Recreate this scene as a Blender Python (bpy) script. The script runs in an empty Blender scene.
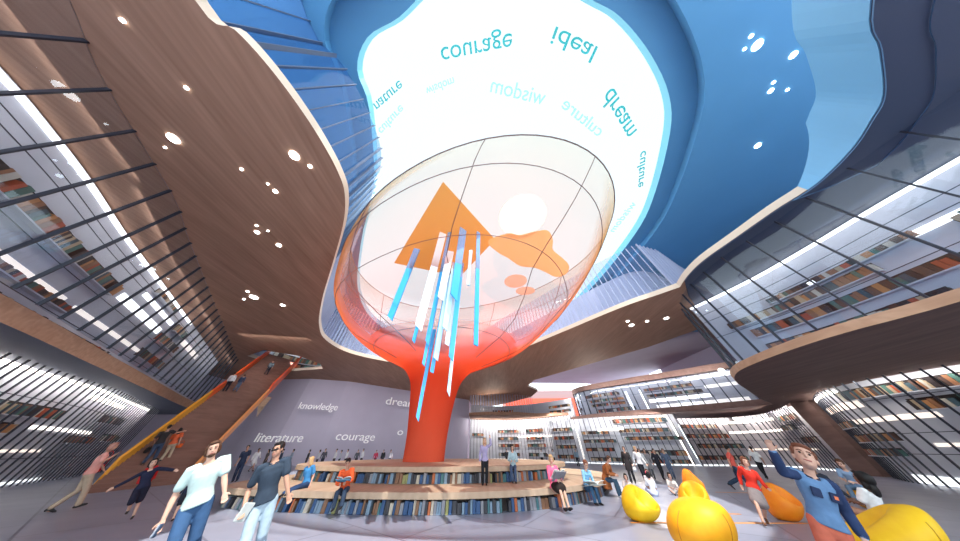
import bpy, bmesh, math, random
from mathutils import Vector, Matrix
random.seed(7)
SC = bpy.context.scene
COL = SC.collection
PI = math.pi

# ---------------------------------------------------------------- materials
def mat(name, color, rough=0.6, metal=0.0, emit=None, estr=1.0, spec=0.5):
    m = bpy.data.materials.new(name); m.use_nodes = True
    b = m.node_tree.nodes['Principled BSDF']
    b.inputs['Base Color'].default_value = (*color, 1)
    b.inputs['Roughness'].default_value = rough
    b.inputs['Metallic'].default_value = metal
    b.inputs['Specular IOR Level'].default_value = spec
    if emit:
        b.inputs['Emission Color'].default_value = (*emit, 1)
        b.inputs['Emission Strength'].default_value = estr
    return m

def noisy(name, c1, c2, scale=(1, 1, 1), detail=4, rough=0.6, nscale=3.0, bump=0.0, spec=0.4, lo=.3, hi=.7):
    """two-tone procedural material, stretched noise in object space"""
    m = mat(name, c1, rough, spec=spec); nt = m.node_tree; N = nt.nodes; L = nt.links
    tc = N.new('ShaderNodeTexCoord'); mp = N.new('ShaderNodeMapping'); mp.inputs['Scale'].default_value = scale
    nz = N.new('ShaderNodeTexNoise'); nz.inputs['Scale'].default_value = nscale; nz.inputs['Detail'].default_value = detail
    cr = N.new('ShaderNodeValToRGB')
    cr.color_ramp.elements[0].color = (*c1, 1); cr.color_ramp.elements[1].color = (*c2, 1)
    cr.color_ramp.elements[0].position = lo; cr.color_ramp.elements[1].position = hi
    L.new(tc.outputs['Object'], mp.inputs['Vector']); L.new(mp.outputs[0], nz.inputs['Vector'])
    L.new(nz.outputs['Fac'], cr.inputs['Fac']); L.new(cr.outputs[0], N['Principled BSDF'].inputs['Base Color'])
    if bump:
        bp = N.new('ShaderNodeBump'); bp.inputs['Strength'].default_value = bump
        L.new(nz.outputs['Fac'], bp.inputs['Height']); L.new(bp.outputs[0], N['Principled BSDF'].inputs['Normal'])
    return m

def wood(name, c1, c2, ang=0.5, scale=1.0, rough=0.65):
    m = mat(name, c1, rough, spec=0.15); nt = m.node_tree; N = nt.nodes; L = nt.links
    tc = N.new('ShaderNodeTexCoord'); mp = N.new('ShaderNodeMapping')
    mp.inputs['Rotation'].default_value = (0, 0, ang); mp.inputs['Scale'].default_value = (scale * 1.0, scale * 0.12, scale)
    nz = N.new('ShaderNodeTexNoise'); nz.inputs['Scale'].default_value = 2.2; nz.inputs['Detail'].default_value = 6
    nz.inputs['Distortion'].default_value = 0.9
    wv = N.new('ShaderNodeTexWave'); wv.inputs['Scale'].default_value = 1.4; wv.inputs['Distortion'].default_value = 7
    wv.inputs['Detail'].default_value = 3; wv.inputs['Detail Scale'].default_value = 1.5
    mx = N.new('ShaderNodeMix'); mx.data_type = 'FLOAT'; mx.inputs[0].default_value = 0.10
    cr = N.new('ShaderNodeValToRGB'); cr.color_ramp.elements[0].color = (*c1, 1); cr.color_ramp.elements[1].color = (*c2, 1)
    cr.color_ramp.elements[0].position = 0.25; cr.color_ramp.elements[1].position = 0.75
    L.new(tc.outputs['Object'], mp.inputs['Vector'])
    L.new(mp.outputs[0], nz.inputs['Vector']); L.new(mp.outputs[0], wv.inputs['Vector'])
    L.new(nz.outputs['Fac'], mx.inputs[2]); L.new(wv.outputs['Fac'], mx.inputs[3])
    L.new(mx.outputs[0], cr.inputs['Fac']); L.new(cr.outputs[0], N['Principled BSDF'].inputs['Base Color'])
    return m

def glass(name, tint=(0.9, 0.95, 1.0), refl=0.10, gcol=(0.9, 0.95, 1), veil=None, veil_amt=0.0):
    m = bpy.data.materials.new(name); m.use_nodes = True; nt = m.node_tree; N = nt.nodes; L = nt.links
    N.remove(N['Principled BSDF']); out = N['Material Output']
    tr = N.new('ShaderNodeBsdfTransparent'); tr.inputs[0].default_value = (*tint, 1)
    gl = N.new('ShaderNodeBsdfGlossy'); gl.inputs['Roughness'].default_value = 0.03; gl.inputs[0].default_value = (*gcol, 1)
    fr = N.new('ShaderNodeFresnel'); fr.inputs[0].default_value = 1.35
    mu = N.new('ShaderNodeMath'); mu.operation = 'MULTIPLY_ADD'; mu.inputs[1].default_value = 0.8; mu.inputs[2].default_value = refl * 0.3
    mx = N.new('ShaderNodeMixShader'); L.new(fr.outputs[0], mu.inputs[0]); ge = N.new('ShaderNodeNewGeometry'); iv = N.new('ShaderNodeMath'); iv.operation = 'SUBTRACT'; iv.inputs[0].default_value = 1; ml = N.new('ShaderNodeMath'); ml.operation = 'MULTIPLY'
    L.new(ge.outputs['Backfacing'], iv.inputs[1]); L.new(iv.outputs[0], ml.inputs[0]); L.new(mu.outputs[0], ml.inputs[1]); L.new(ml.outputs[0], mx.inputs[0])
    L.new(tr.outputs[0], mx.inputs[1]); L.new(gl.outputs[0], mx.inputs[2]); last = mx
    if veil:
        df = N.new('ShaderNodeBsdfTranslucent'); df.inputs[0].default_value = (*veil, 1)
        m2 = N.new('ShaderNodeMixShader'); m2.inputs[0].default_value = veil_amt
        L.new(mx.outputs[0], m2.inputs[1]); L.new(df.outputs[0], m2.inputs[2]); last = m2
    L.new(last.outputs[0], out.inputs[0])
    return m

M = {}
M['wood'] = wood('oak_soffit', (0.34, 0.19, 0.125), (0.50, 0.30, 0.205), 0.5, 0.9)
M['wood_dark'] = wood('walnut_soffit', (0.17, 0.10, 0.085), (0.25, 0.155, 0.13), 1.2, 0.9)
M['wood_band'] = wood('oak_band', (0.46, 0.27, 0.17), (0.62, 0.39, 0.26), 0.2, 1.5)
M['edge'] = mat('pale_oak_edge', (0.78, 0.62, 0.48), 0.5)
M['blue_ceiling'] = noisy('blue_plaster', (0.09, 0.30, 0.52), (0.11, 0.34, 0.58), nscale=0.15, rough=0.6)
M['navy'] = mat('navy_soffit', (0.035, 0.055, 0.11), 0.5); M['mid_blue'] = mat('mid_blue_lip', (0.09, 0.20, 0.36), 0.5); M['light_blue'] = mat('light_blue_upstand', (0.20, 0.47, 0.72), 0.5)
M['cyan_reveal'] = mat('cyan_reveal', (0.22, 0.62, 0.76), 0.6)
M['grey_soffit'] = noisy('slate_blue_soffit', (0.12, 0.145, 0.205), (0.15, 0.175, 0.235), nscale=0.3, rough=0.5)
M['lav'] = noisy('lavender_plaster', (0.50, 0.465, 0.58), (0.55, 0.515, 0.63), nscale=0.3, rough=0.8)
M['panel'] = noisy('grey_panel', (0.52, 0.53, 0.58), (0.60, 0.61, 0.66), nscale=0.6, rough=0.6)
M['panel_warm'] = noisy('warm_grey_panel', (0.50, 0.46, 0.48), (0.58, 0.53, 0.54), nscale=0.6, rough=0.6)
M['recess'] = mat('recess_shade', (0.035, 0.026, 0.024), 0.8)
M['slat'] = mat('charcoal_slat', (0.022, 0.026, 0.042), 0.4)
M['fin'] = mat('pale_fin', (0.40, 0.42, 0.55), 0.4)
M['fin_blue'] = mat('steel_fin', (0.10, 0.13, 0.20), 0.4)
M['lightstrip'] = mat('light_strip', (1, .95, .88), 0.5, emit=(1, 0.93, 0.85), estr=2.2)
M['shelf_light'] = mat('shelf_light', (1, .9, .8), 0.5, emit=(1, 0.86, 0.74), estr=1.0)
M['down'] = mat('downlight_lens', (1, 1, 1), 0.3, emit=(0.93, 1, 1), estr=9)
M['floor_glow'] = mat('floor_light', (1, 1, 1), 0.3, emit=(0.95, 1, 1), estr=1.3)
M['glass'] = glass('clear_glass', (0.86, 0.90, 0.95), 0.12)
M['glass_blue'] = glass('blue_glass', (0.72, 0.84, 0.95), 0.12, veil=(0.5, .75, 1), veil_amt=0.12)
M['sky_glass'] = glass('skylight_glass', (0.985, 1, 1), 0.0)
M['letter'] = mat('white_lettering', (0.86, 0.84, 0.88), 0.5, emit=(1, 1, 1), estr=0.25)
M['orange_panel'] = noisy('orange_panel', (0.80, 0.085, 0.018), (0.92, 0.15, 0.03), nscale=0.4, rough=0.35)
M['amber_panel'] = mat('amber_panel', (0.85, 0.33, 0.10), 0.4)
M['ramp'] = wood('ramp_boards', (0.19, 0.098, 0.075), (0.27, 0.145, 0.112), 0.9, 1.2)
M['plat'] = wood('platform_oak', (0.58, 0.45, 0.31), (0.74, 0.61, 0.43), 0.15, 0.8, rough=0.5)
M['plat_edge'] = wood('platform_oak_edge', (0.38, 0.27, 0.19), (0.50, 0.37, 0.27), 0.0, 0.8)
M['metal'] = mat('brushed_metal', (0.6, 0.62, 0.66), 0.3, 1.0)
M['gold'] = None

def floor_mat():
    m = mat('grey_blue_floor', (0.25, 0.27, 0.36), 0.32, spec=0.45); nt = m.node_tree; N = nt.nodes; L = nt.links
    tc = N.new('ShaderNodeTexCoord'); mp = N.new('ShaderNodeMapping'); mp.inputs['Rotation'].default_value = (0, 0, 0.6)
    br = N.new('ShaderNodeTexBrick'); br.inputs['Scale'].default_value = 0.22; br.inputs['Mortar Size'].default_value = 0.006
    br.inputs['Color1'].default_value = (0.235, 0.25, 0.335, 1); br.inputs['Color2'].default_value = (0.27, 0.285, 0.37, 1)
    br.inputs['Mortar'].default_value = (0.14, 0.15, 0.21, 1); br.inputs['Brick Width'].default_value = 0.9; br.inputs['Row Height'].default_value = 0.6
    nz = N.new('ShaderNodeTexNoise'); nz.inputs['Scale'].default_value = 0.8; nz.inputs['Detail'].default_value = 5
    mr = N.new('ShaderNodeMapRange'); mr.inputs[3].default_value = 0.24; mr.inputs[4].default_value = 0.42
    L.new(tc.outputs['Object'], mp.inputs['Vector']); L.new(mp.outputs[0], br.inputs['Vector']); L.new(tc.outputs['Object'], nz.inputs['Vector'])
    L.new(br.outputs['Color'], N['Principled BSDF'].inputs['Base Color']); L.new(nz.outputs['Fac'], mr.inputs[0])
    L.new(mr.outputs[0], N['Principled BSDF'].inputs['Roughness'])
    return m
M['floor'] = floor_mat()

def books_mat():
    m = mat('book_spines', (0.3, 0.2, 0.15), 0.6); nt = m.node_tree; N = nt.nodes; L = nt.links
    g = N.new('ShaderNodeNewGeometry'); cr = N.new('ShaderNodeValToRGB'); cr.color_ramp.interpolation = 'CONSTANT'
    cols = [(0.03, 0.02, 0.02), (0.30, 0.13, 0.06), (0.08, 0.04, 0.03), (0.45, 0.34, 0.22), (0.42, 0.08, 0.03), (0.05, 0.09, 0.11), (0.50, 0.22, 0.08), (0.55, 0.5, 0.42), (0.13, 0.07, 0.05), (0.07, 0.16, 0.13)]
    el = cr.color_ramp.elements
    while len(el) < len(cols): el.new(0.5)
    for i, c in enumerate(cols): el[i].position = i / len(cols); el[i].color = (*c, 1)
    L.new(g.outputs['Random Per Island'], cr.inputs['Fac']); L.new(cr.outputs[0], N['Principled BSDF'].inputs['Base Color'])
    return m
M['books'] = books_mat()

# ---------------------------------------------------------------- object helpers
def tag(o, label=None, cat=None, group=None, kind=None):
    if label: o['label'] = label
    if cat: o['category'] = cat
    if group: o['group'] = group
    if kind: o['kind'] = kind
    return o

def obj(name, bm, m, parent=None, smooth=False, kind=None):
    me = bpy.data.meshes.new(name)
    if isinstance(bm, bmesh.types.BMesh):
        bmesh.ops.recalc_face_normals(bm, faces=bm.faces[:]) if not getattr(bm, 'keep', False) else None
        bm.to_mesh(me); bm.free()
    o = bpy.data.objects.new(name, me); COL.objects.link(o)
    for mm in (m if isinstance(m, (list, tuple)) else [m]): me.materials.append(mm)
    if smooth:
        for p in me.polygons: p.use_smooth = True
    if parent is not None: o.parent = parent
    if kind: o['kind'] = kind
    return o

def empty(name, loc=(0, 0, 0), label=None, cat=None, group=None, kind=None):
    o = bpy.data.objects.new(name, None); COL.objects.link(o); o.location = loc; o.empty_display_size = 0.3
    return tag(o, label, cat, group, kind)

def struct(name, bm, m, smooth=False): return obj(name, bm, m, None, smooth, 'structure')

def prism(bm, poly, z0, z1):
    lo = [bm.verts.new((x, y, z0)) for x, y in poly]; hi = [bm.verts.new((x, y, z1)) for x, y in poly]
    n = len(poly)
    for i in range(n): bm.faces.new((lo[i], lo[(i + 1) % n], hi[(i + 1) % n], hi[i]))
    bm.faces.new(lo[::-1]); bm.faces.new(hi)

def slab(poly, holes, z0, z1, mi_side=0, mi_bot=0, mi_top=0, hole_side=None):
    """flat slab with holes; returns a bmesh"""
    bm = bmesh.new()
    for z, mi in ((z0, mi_bot), (z1, mi_top)):
        es = []
        for lp in [poly] + holes:
            vs = [bm.verts.new((x, y, z)) for x, y in lp]
            for i in range(len(vs)): es.append(bm.edges.new((vs[i], vs[(i + 1) % len(vs)])))
        r = bmesh.ops.triangle_fill(bm, use_beauty=True, use_dissolve=False, edges=es)
        for g in r['geom']:
            if isinstance(g, bmesh.types.BMFace): g.material_index = mi
    for k, lp in enumerate([poly] + holes):
        n = len(lp); a = [bm.verts.new((x, y, z0)) for x, y in lp]; b = [bm.verts.new((x, y, z1)) for x, y in lp]
        for i in range(n):
            f = bm.faces.new((a[i], a[(i + 1) % n], b[(i + 1) % n], b[i])); f.material_index = mi_side if k == 0 or hole_side is None else hole_side
    bmesh.ops.remove_doubles(bm, verts=bm.verts[:], dist=1e-4)
    return bm

def box(bm, c, s, rz=0, rot=None, mi=0):
    R = rot or Matrix.Rotation(rz, 3, 'Z'); vs = []
    for dz in (-.5, .5):
        for dx, dy in ((-.5, -.5), (.5, -.5), (.5, .5), (-.5, .5)):
            vs.append(bm.verts.new(Vector(c) + R @ Vector((dx * s[0], dy * s[1], dz * s[2]))))
    for f in ((3, 2, 1, 0), (4, 5, 6, 7), (0, 1, 5, 4), (1, 2, 6, 5), (2, 3, 7, 6), (3, 0, 4, 7)):
        bm.faces.new([vs[i] for i in f]).material_index = mi

def ngon_ring(bm, c, rx, ry, A, B, n):
    return [bm.verts.new(c + A * (rx * math.cos(2 * PI * i / n)) + B * (ry * math.sin(2 * PI * i / n))) for i in range(n)]

def tube(bm, pts, rad, n=10, cap=True, ref=Vector((0, 1, 0))):
    """closed tapered tube through pts; rad = list of r or (rx, ry); rounded caps"""
    pts = [Vector(p) for p in pts]; rr = [(r, r) if not isinstance(r, (tuple, list)) else r for r in rad]
    if cap:
        d0 = (pts[0] - pts[1]).normalized(); d1 = (pts[-1] - pts[-2]).normalized()
        a, b = rr[0], rr[-1]; ma, mb = min(a), min(b)
        pts = [pts[0] + d0 * ma * .85, pts[0] + d0 * ma * .5] + pts + [pts[-1] + d1 * mb * .5, pts[-1] + d1 * mb * .85]
        rr = [(a[0] * .4, a[1] * .4), (a[0] * .85, a[1] * .85)] + rr + [(b[0] * .85, b[1] * .85), (b[0] * .4, b[1] * .4)]
    prev = None; rings = []
    for i, p in enumerate(pts):
        t = (pts[min(i + 1, len(pts) - 1)] - pts[max(i - 1, 0)])
        t = t.normalized() if t.length > 1e-9 else Vector((0, 0, 1))
        A = t.cross(ref)
        if A.length < 0.2: A = t.cross(Vector((1, 0, 0)))
        A.normalize(); B = A.cross(t).normalized()
        if prev and A.dot(prev) < 0: A = -A; B = -B
        prev = A
        rings.append(ngon_ring(bm, p, rr[i][0], rr[i][1], A, B, n))
    for a, b in zip(rings, rings[1:]):
        for i in range(n): bm.faces.new((a[i], a[(i + 1) % n], b[(i + 1) % n], b[i]))
    bm.faces.new(rings[0][::-1]); bm.faces.new(rings[-1])

def ball(bm, c, r, seg=14, rings=10, fn=None):
    if not isinstance(r, (tuple, list)): r = (r, r, r)
    c = Vector(c); top = bm.verts.new(c + Vector((0, 0, r[2]))); bot = bm.verts.new(c - Vector((0, 0, r[2]))); R = []
    for j in range(1, rings):
        th = PI * j / rings
        R.append([bm.verts.new(c + Vector((r[0] * math.sin(th) * math.cos(2 * PI * i / seg), r[1] * math.sin(th) * math.sin(2 * PI * i / seg), r[2] * math.cos(th)))) for i in range(seg)])
    for i in range(seg):
        bm.faces.new((top, R[0][i], R[0][(i + 1) % seg])); bm.faces.new((bot, R[-1][(i + 1) % seg], R[-1][i]))
    for a, b in zip(R, R[1:]):
        for i in range(seg): bm.faces.new((a[i], b[i], b[(i + 1) % seg], a[(i + 1) % seg]))

def smooth_line(p, k=6, closed=False):
    out = []; n = len(p); rng = n if closed else n - 1
    for i in range(rng):
        if closed: a, b, c, d = p[i - 1], p[i], p[(i + 1) % n], p[(i + 2) % n]
        else: a, b, c, d = p[max(i - 1, 0)], p[i], p[i + 1], p[min(i + 2, n - 1)]
        for j in range(k):
            t = j / k
            out.append(tuple(0.5 * (2 * b[q] + (c[q] - a[q]) * t + (2 * a[q] - 5 * b[q] + 4 * c[q] - d[q]) * t * t + (3 * b[q] - a[q] - 3 * c[q] + d[q]) * t ** 3) for q in range(len(b))))
    if not closed: out.append(tuple(p[-1]))
    return out

class Path:
    """2-D polyline with arc length; front() normals point to a viewer point"""
    def __init__(s, p, toward=(0, 8)):
        s.p = [Vector(q) for q in p]; s.l = [0]
        for a, b in zip(s.p, s.p[1:]): s.l.append(s.l[-1] + (b - a).length)
        s.L = s.l[-1]; mid, t = s.at(s.L / 2); n = Vector((-t.y, t.x)); s.sg = 1 if n.dot(Vector(toward) - mid) > 0 else -1
    def at(s, d):
        d = max(0, min(s.L, d))
        for i in range(len(s.p) - 1):
            if d <= s.l[i + 1] + 1e-9:
                t = (s.p[i + 1] - s.p[i]); L = t.length; t = t / L
                return s.p[i] + t * (d - s.l[i]), t
        return s.p[-1], (s.p[-1] - s.p[-2]).normalized()
    def off(s, d, o):
        p, t = s.at(d); p2, t2 = s.at(d + .15); p1, t1 = s.at(d - .15); tt = (t1 + t2).normalized()
        return p + Vector((-tt.y, tt.x)) * s.sg * o
    def sub(s, d0, d1, step=.6):
        n = max(1, int((d1 - d0) / step)); return [d0 + (d1 - d0) * i / n for i in range(n + 1)]

def ribbon(bm, path, d0, d1, z0, z1, o0, o1, step=.6, mi=0):
    ds = path.sub(d0, d1, step); R = []
    for d in ds:
        a = path.off(d, o0); b = path.off(d, o1)
        R.append([bm.verts.new((a.x, a.y, z0)), bm.verts.new((b.x, b.y, z0)), bm.verts.new((b.x, b.y, z1)), bm.verts.new((a.x, a.y, z1))])
    for a, b in zip(R, R[1:]):
        for i in range(4): bm.faces.new((a[i], a[(i + 1) % 4], b[(i + 1) % 4], b[i])).material_index = mi
    bm.faces.new(R[0][::-1]).material_index = mi; bm.faces.new(R[-1]).material_index = mi

def posts(parent, name, path, z0, z1, spacing, w, dep, m, off=0.0, d0=0, d1=None, maxn=100):
    d1 = path.L if d1 is None else d1; n = max(1, int((d1 - d0) / spacing)); spots = []
    for i in range(n + 1):
        d = d0 + (d1 - d0) * i / n; p = path.off(d, off); _, t = path.at(d); spots.append((p, math.atan2(t.y, t.x)))
    spots.sort(key=lambda q: q[0].length)
    bm = bmesh.new(); box(bm, (0, 0, (z1 - z0) / 2), (w, dep, z1 - z0)); first = None
    for i, (p, a) in enumerate(spots[:maxn]):
        if first is None: o = first = obj(name, bm, m, parent)
        else: o = first.copy(); COL.objects.link(o); o.parent = parent
        o.location = (p.x, p.y, z0); o.rotation_euler = (0, 0, a)
    if len(spots) > maxn:
        bm = bmesh.new()
        for p, a in spots[maxn:]: box(bm, (p.x, p.y, (z0 + z1) / 2), (w, dep, z1 - z0), a)
        obj(name, bm, m, parent, kind='stuff')

BK = bmesh.new()                       # books too many and too small to count one by one
def book_row(path, d0, d1, z, h, off, pitch=.16, fill=.93):
    d = d0
    while d < d1 - .05:
        w = pitch * random.uniform(.6, 1.5)
        if random.random() < fill:
            hh = h * random.uniform(.72, .97); p = path.off(d + w / 2, off); _, t = path.at(d + w / 2)
            box(BK, (p.x, p.y, z + hh / 2), (w * .92, .2, hh), math.atan2(t.y, t.x))
        d += w

def bookcase(name, label, pts, z0, z1, rows, m='panel', group=None, toward=(0, 8), cat='bookcase', joints=None, pitch=.16, smooth=True, lamp=13, loff=.5, lampz=None):
    path = Path(smooth_line(pts, 5) if smooth else pts, toward)
    root = empty(name, (path.p[0].x, path.p[0].y, z0), label, cat, group)
    inv = Matrix.Translation(root.location).inverted()
    def part(n, bm, mm):
        bm.transform(inv); return obj(n, bm, mm, root)
    bm = bmesh.new(); ribbon(bm, path, 0, path.L, z0, z1, -.35, 0); part('back_panel', bm, M[m])
    for (s0, s1, a, b, kind) in rows:
        d0, d1 = s0 * path.L, s1 * path.L
        if kind == 'books':
            bm = bmesh.new(); ribbon(bm, path, d0, d1, a, b, 0.0, .03); part('shelf_shade_strip', bm, M['recess'])  # raised dark strip: shade of a deep shelf put into its colour
            bm = bmesh.new(); ribbon(bm, path, d0, d1, a - .05, a, 0.0, .26); part('shelf', bm, M[m])
            book_row(path, d0 + .03, d1 - .03, a + .003, (b - a) * .95, .135, pitch)
        elif kind == 'light':
            bm = bmesh.new(); ribbon(bm, path, d0, d1, a, b, 0.0, .05); part('light_strip', bm, M['shelf_light'])
        elif kind == 'bright':
            bm = bmesh.new(); ribbon(bm, path, d0, d1, a, b, 0.0, .06); part('light_strip', bm, M['lightstrip'])
        elif kind == 'line':
            bm = bmesh.new(); ribbon(bm, path, d0, d1, a, b, 0.0, .012); part('panel_joint', bm, M['slat'])
        elif kind == 'floorlight':
            bm = bmesh.new(); ribbon(bm, path, d0, d1, a, b, 0.0, .06); part('base_light', bm, M['floor_glow'])
        elif kind == 'post':
            bm = bmesh.new(); ribbon(bm, path, d0, d1, a, b, 0.0, .08, .2); part('upright', bm, M['lightstrip'])
    if lamp:                             # the strip lamps along the top of the bookcase
        n = max(2, round(path.L / 7))
        for i in range(n):
            d = path.L * (i + .5) / n; p = path.off(d, loff); _, t = path.at(d); nn = path.off(d, 0) - p
            la = bpy.data.lights.new('strip_lamp', 'AREA'); la.shape = 'RECTANGLE'; la.size = path.L / n * .95; la.size_y = .12; la.energy = lamp * path.L / n * (z1 - z0) / 5; la.color = (1, .96, .92)
            lo = bpy.data.objects.new('strip_lamp', la); COL.objects.link(lo)
            x = Vector((t.x, t.y, 0)).normalized(); zz = -Vector((nn.x, nn.y, -1.1)).normalized(); zz = (zz - x * zz.dot(x)).normalized(); y = zz.cross(x)
            lo.matrix_world = Matrix.Translation((p.x, p.y, (lampz or z1) - .08)) @ Matrix((x, y, zz)).transposed().to_4x4()
    return path
# ---------------------------------------------------------------- camera, sky, sun
cam = bpy.data.cameras.new('camera'); cam.sensor_width = 36; cam.lens = 36 * 187.3 / 960; cam.clip_end = 500; cam.clip_start = 0.05
co = bpy.data.objects.new('camera', cam); COL.objects.link(co); co.location = (0, 0, 1.6)
co.rotation_euler = (math.radians(90 + 43.8), 0, 0); SC.camera = co
w = bpy.data.worlds.new('sky'); SC.world = w; w.use_nodes = True
wn_ = w.node_tree.nodes; wl_ = w.node_tree.links          # bright towards the horizon, calmer overhead
tc = wn_.new('ShaderNodeTexCoord'); sx = wn_.new('ShaderNodeSeparateXYZ'); mr = wn_.new('ShaderNodeMapRange')
wl_.new(tc.outputs['Generated'], sx.inputs[0]); wl_.new(sx.outputs['Z'], mr.inputs[0])
mr.inputs[1].default_value = 0.05; mr.inputs[2].default_value = 0.55; mr.inputs[3].default_value = 5.5; mr.inputs[4].default_value = 1.24
wl_.new(mr.outputs[0], wn_['Background'].inputs[1])
wn_['Background'].inputs[0].default_value = (0.84, 0.94, 1.0, 1)
sun = bpy.data.lights.new('sun', 'SUN'); sun.energy = 7; sun.angle = 0.012; sun.color = (1, 0.95, 0.88)
so = bpy.data.objects.new('sun', sun); COL.objects.link(so); so.location = (0, -5, 40)
so.rotation_euler = Vector((-0.17, 0.46, -1)).to_track_quat('-Z', 'Y').to_euler()
SC.view_settings.view_transform = 'Standard'; SC.view_settings.look = 'None'; SC.view_settings.gamma = 1; SC.view_settings.exposure = 0
SC.view_settings.use_curve_mapping = False

# ---------------------------------------------------------------- shell
bm = bmesh.new(); prism(bm, [(-60, -40), (60, -14), (60, 110), (-60, 110)], -0.3, 0); struct('floor', bm, M['floor'])

loop = smooth_line([(-7.6, -5), (-8.07, -1.47), (-7.43, -.95), (-7.01, -.17), (-6.71, .85), (-6.54, 1.91), (-6.51, 3.07), (-6.75, 4.14), (-7.76, 5.87), (-10.19, 9.05), (-13.42, 13.21), (-16.4, 17.62), (-17.83, 21.22), (-17.06, 25.24), (-13.02, 28.72), (-7.76, 31.46), (-1.93, 32.6), (0.2, 31), (2.77, 27.09), (8.71, 19.42), (12.56, 14.45), (14.7, 12.37), (15.63, 11.46)], 5)
right_edge = smooth_line([(15.63, 11.46), (15.15, 10.07), (15.0, 8.58), (15.32, 6.77), (15.66, 4.95), (16.05, 3.61), (15.71, 2.2), (15.06, 1.2), (14.43, .49), (12.68, -.56), (11.04, -1.47), (7, -5)], 5)
inner = loop + right_edge[1:]
ramp_hole = [(-31.5, 26.3), (-27.6, 24.3), (-24.6, 26.2), (-23.6, 29.6), (-24.6, 31.8), (-30, 33)]
outer = [(-46, -7), (46, -7), (46, 30), (37.5, 28), (31.4, 25), (23, 18.5), (22.6, 19.5), (20.8, 23.3), (9.8, 38.5), (9.5, 43), (12.5, 47), (12.2, 53.5), (5.7, 64.6), (1, 68), (-2.3, 66), (-2.8, 57.4), (-11.4, 50.4), (-19.9, 43.4), (-24, 39.9), (-30, 37.9), (-36, 38.4), (-46, 40.4)]
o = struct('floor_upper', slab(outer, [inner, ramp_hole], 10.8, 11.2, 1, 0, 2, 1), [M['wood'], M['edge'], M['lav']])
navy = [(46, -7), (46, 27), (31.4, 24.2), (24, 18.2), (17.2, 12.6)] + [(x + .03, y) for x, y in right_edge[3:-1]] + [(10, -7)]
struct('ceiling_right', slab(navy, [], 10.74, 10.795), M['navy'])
re_ = [q for q in right_edge if q[1] < 4.5]
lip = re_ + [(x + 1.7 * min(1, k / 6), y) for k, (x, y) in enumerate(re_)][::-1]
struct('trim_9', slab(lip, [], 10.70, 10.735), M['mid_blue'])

oculus = smooth_line([(0, -3.3), (2.6, -3.1), (5.05, -2.39), (6.69, -1.89), (8.88, -.73), (10.93, .8), (12.3, 2.6), (13.89, 6.31), (14.67, 9.51), (14.6, 14), (14.0, 19), (12.6, 26), (9.3, 33), (3, 37), (-6, 37.5), (-13.5, 34), (-16.8, 27), (-15.8, 19.5), (-11.8, 11.5), (-8.3, 6), (-6.68, 1.46), (-6.63, -.19), (-5.6, -1.3), (-3.84, -1.9), (-2, -2.8)], 4, True)
oculus = [(x * 1.04, y * 1.04) for x, y in oculus]
cx, cy = 2.5, 10
step = [(cx + (x - cx) * 1.10, cy + (y - cy) * 1.10) for x, y in oculus]
struct('ceiling', slab([(-46, -7), (46, -7), (46, 31), (21, 31), (19, 53), (-46, 53)], [step], 16.5, 17.0, 0, 0, 0, 0), M['blue_ceiling'])
struct('trim_1', slab([(cx + (x - cx) * 1.2, cy + (y - cy) * 1.2) for x, y in step], [oculus], 17.0, 17.7, 1, 0, 0, 1), [M['blue_ceiling'], M['cyan_reveal']])
bm = bmesh.new(); rb = [q for q in right_edge if q[1] < 4.0]; nr = len(rb); V = []      # upstand along the slab edge, growing taller
for i, (x, y) in enumerate(rb):
    h = 11.2 + 1.5 * min(1, i / 9); V.append([bm.verts.new(q) for q in ((x - .02, y, 10.78), (x + .15, y, 10.78), (x + .15, y, h), (x - .02, y, h))])
for a, b in zip(V, V[1:]):
    for k in range(4): bm.faces.new((a[k], a[(k + 1) % 4], b[(k + 1) % 4], b[k]))
bm.faces.new(V[0][::-1]); bm.faces.new(V[-1]); struct('trim_8', bm, M['light_blue'])
struct('ceiling_far', slab([(-46, 53), (19, 53), (21, 31), (46, 31), (46, 69), (30, 66), (16, 65.6), (14, 70), (-46, 70)], [], 16.5, 17.0), M['lav'])  # same roof continued; its greyer look in far light is put into the colour
bm = bmesh.new(); g = [(cx + (x - cx) * 1.04, cy + (y - cy) * 1.04) for x, y in oculus]; prism(bm, g, 17.7, 17.74); sky_pane = struct('window_1', bm, M['sky_glass'])

# walls
def wall(name, pts, z0, z1, m, toward=(0, 8), sm=True, th=.3):
    p = Path(smooth_line(pts, 5) if sm else pts, toward); bm = bmesh.new(); ribbon(bm, p, 0, p.L, z0, z1, -th, 0, 1.0); struct(name, bm, m); return p
lavp = wall('wall_back', [(-46, 40), (-36, 38), (-30, 37.5), (-24, 39.5), (-19.9, 43), (-11.4, 50), (-2.8, 57), (-2.5, 70)], 0, 16.5, M['lav'], sm=False)
wall('wall_left', [(-46, -7), (-46, 40)], 0, 16.5, M['lav'], sm=False)
wall('wall_right', [(46, -7), (46, 30), (46, 52)], 0, 16.5, M['lav'], sm=False)

# first floor, left: slab with a timber edge
fl = smooth_line([(-8.6, -7), (-9.2, -5), (-11.4, -1.7), (-12.7, -.1), (-14.6, 2.4), (-16.93, 5.32), (-18.82, 7.85), (-21.29, 10.97), (-24.64, 15.31), (-31.26, 23.76), (-33.5, 27), (-38, 31)], 4)
struct('floor_left', slab(fl + [(-46, 31), (-46, -7)], [], 5.0, 5.6, 1, 0, 2), [M['grey_soffit'], M['wood_band'], M['lav']])
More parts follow.
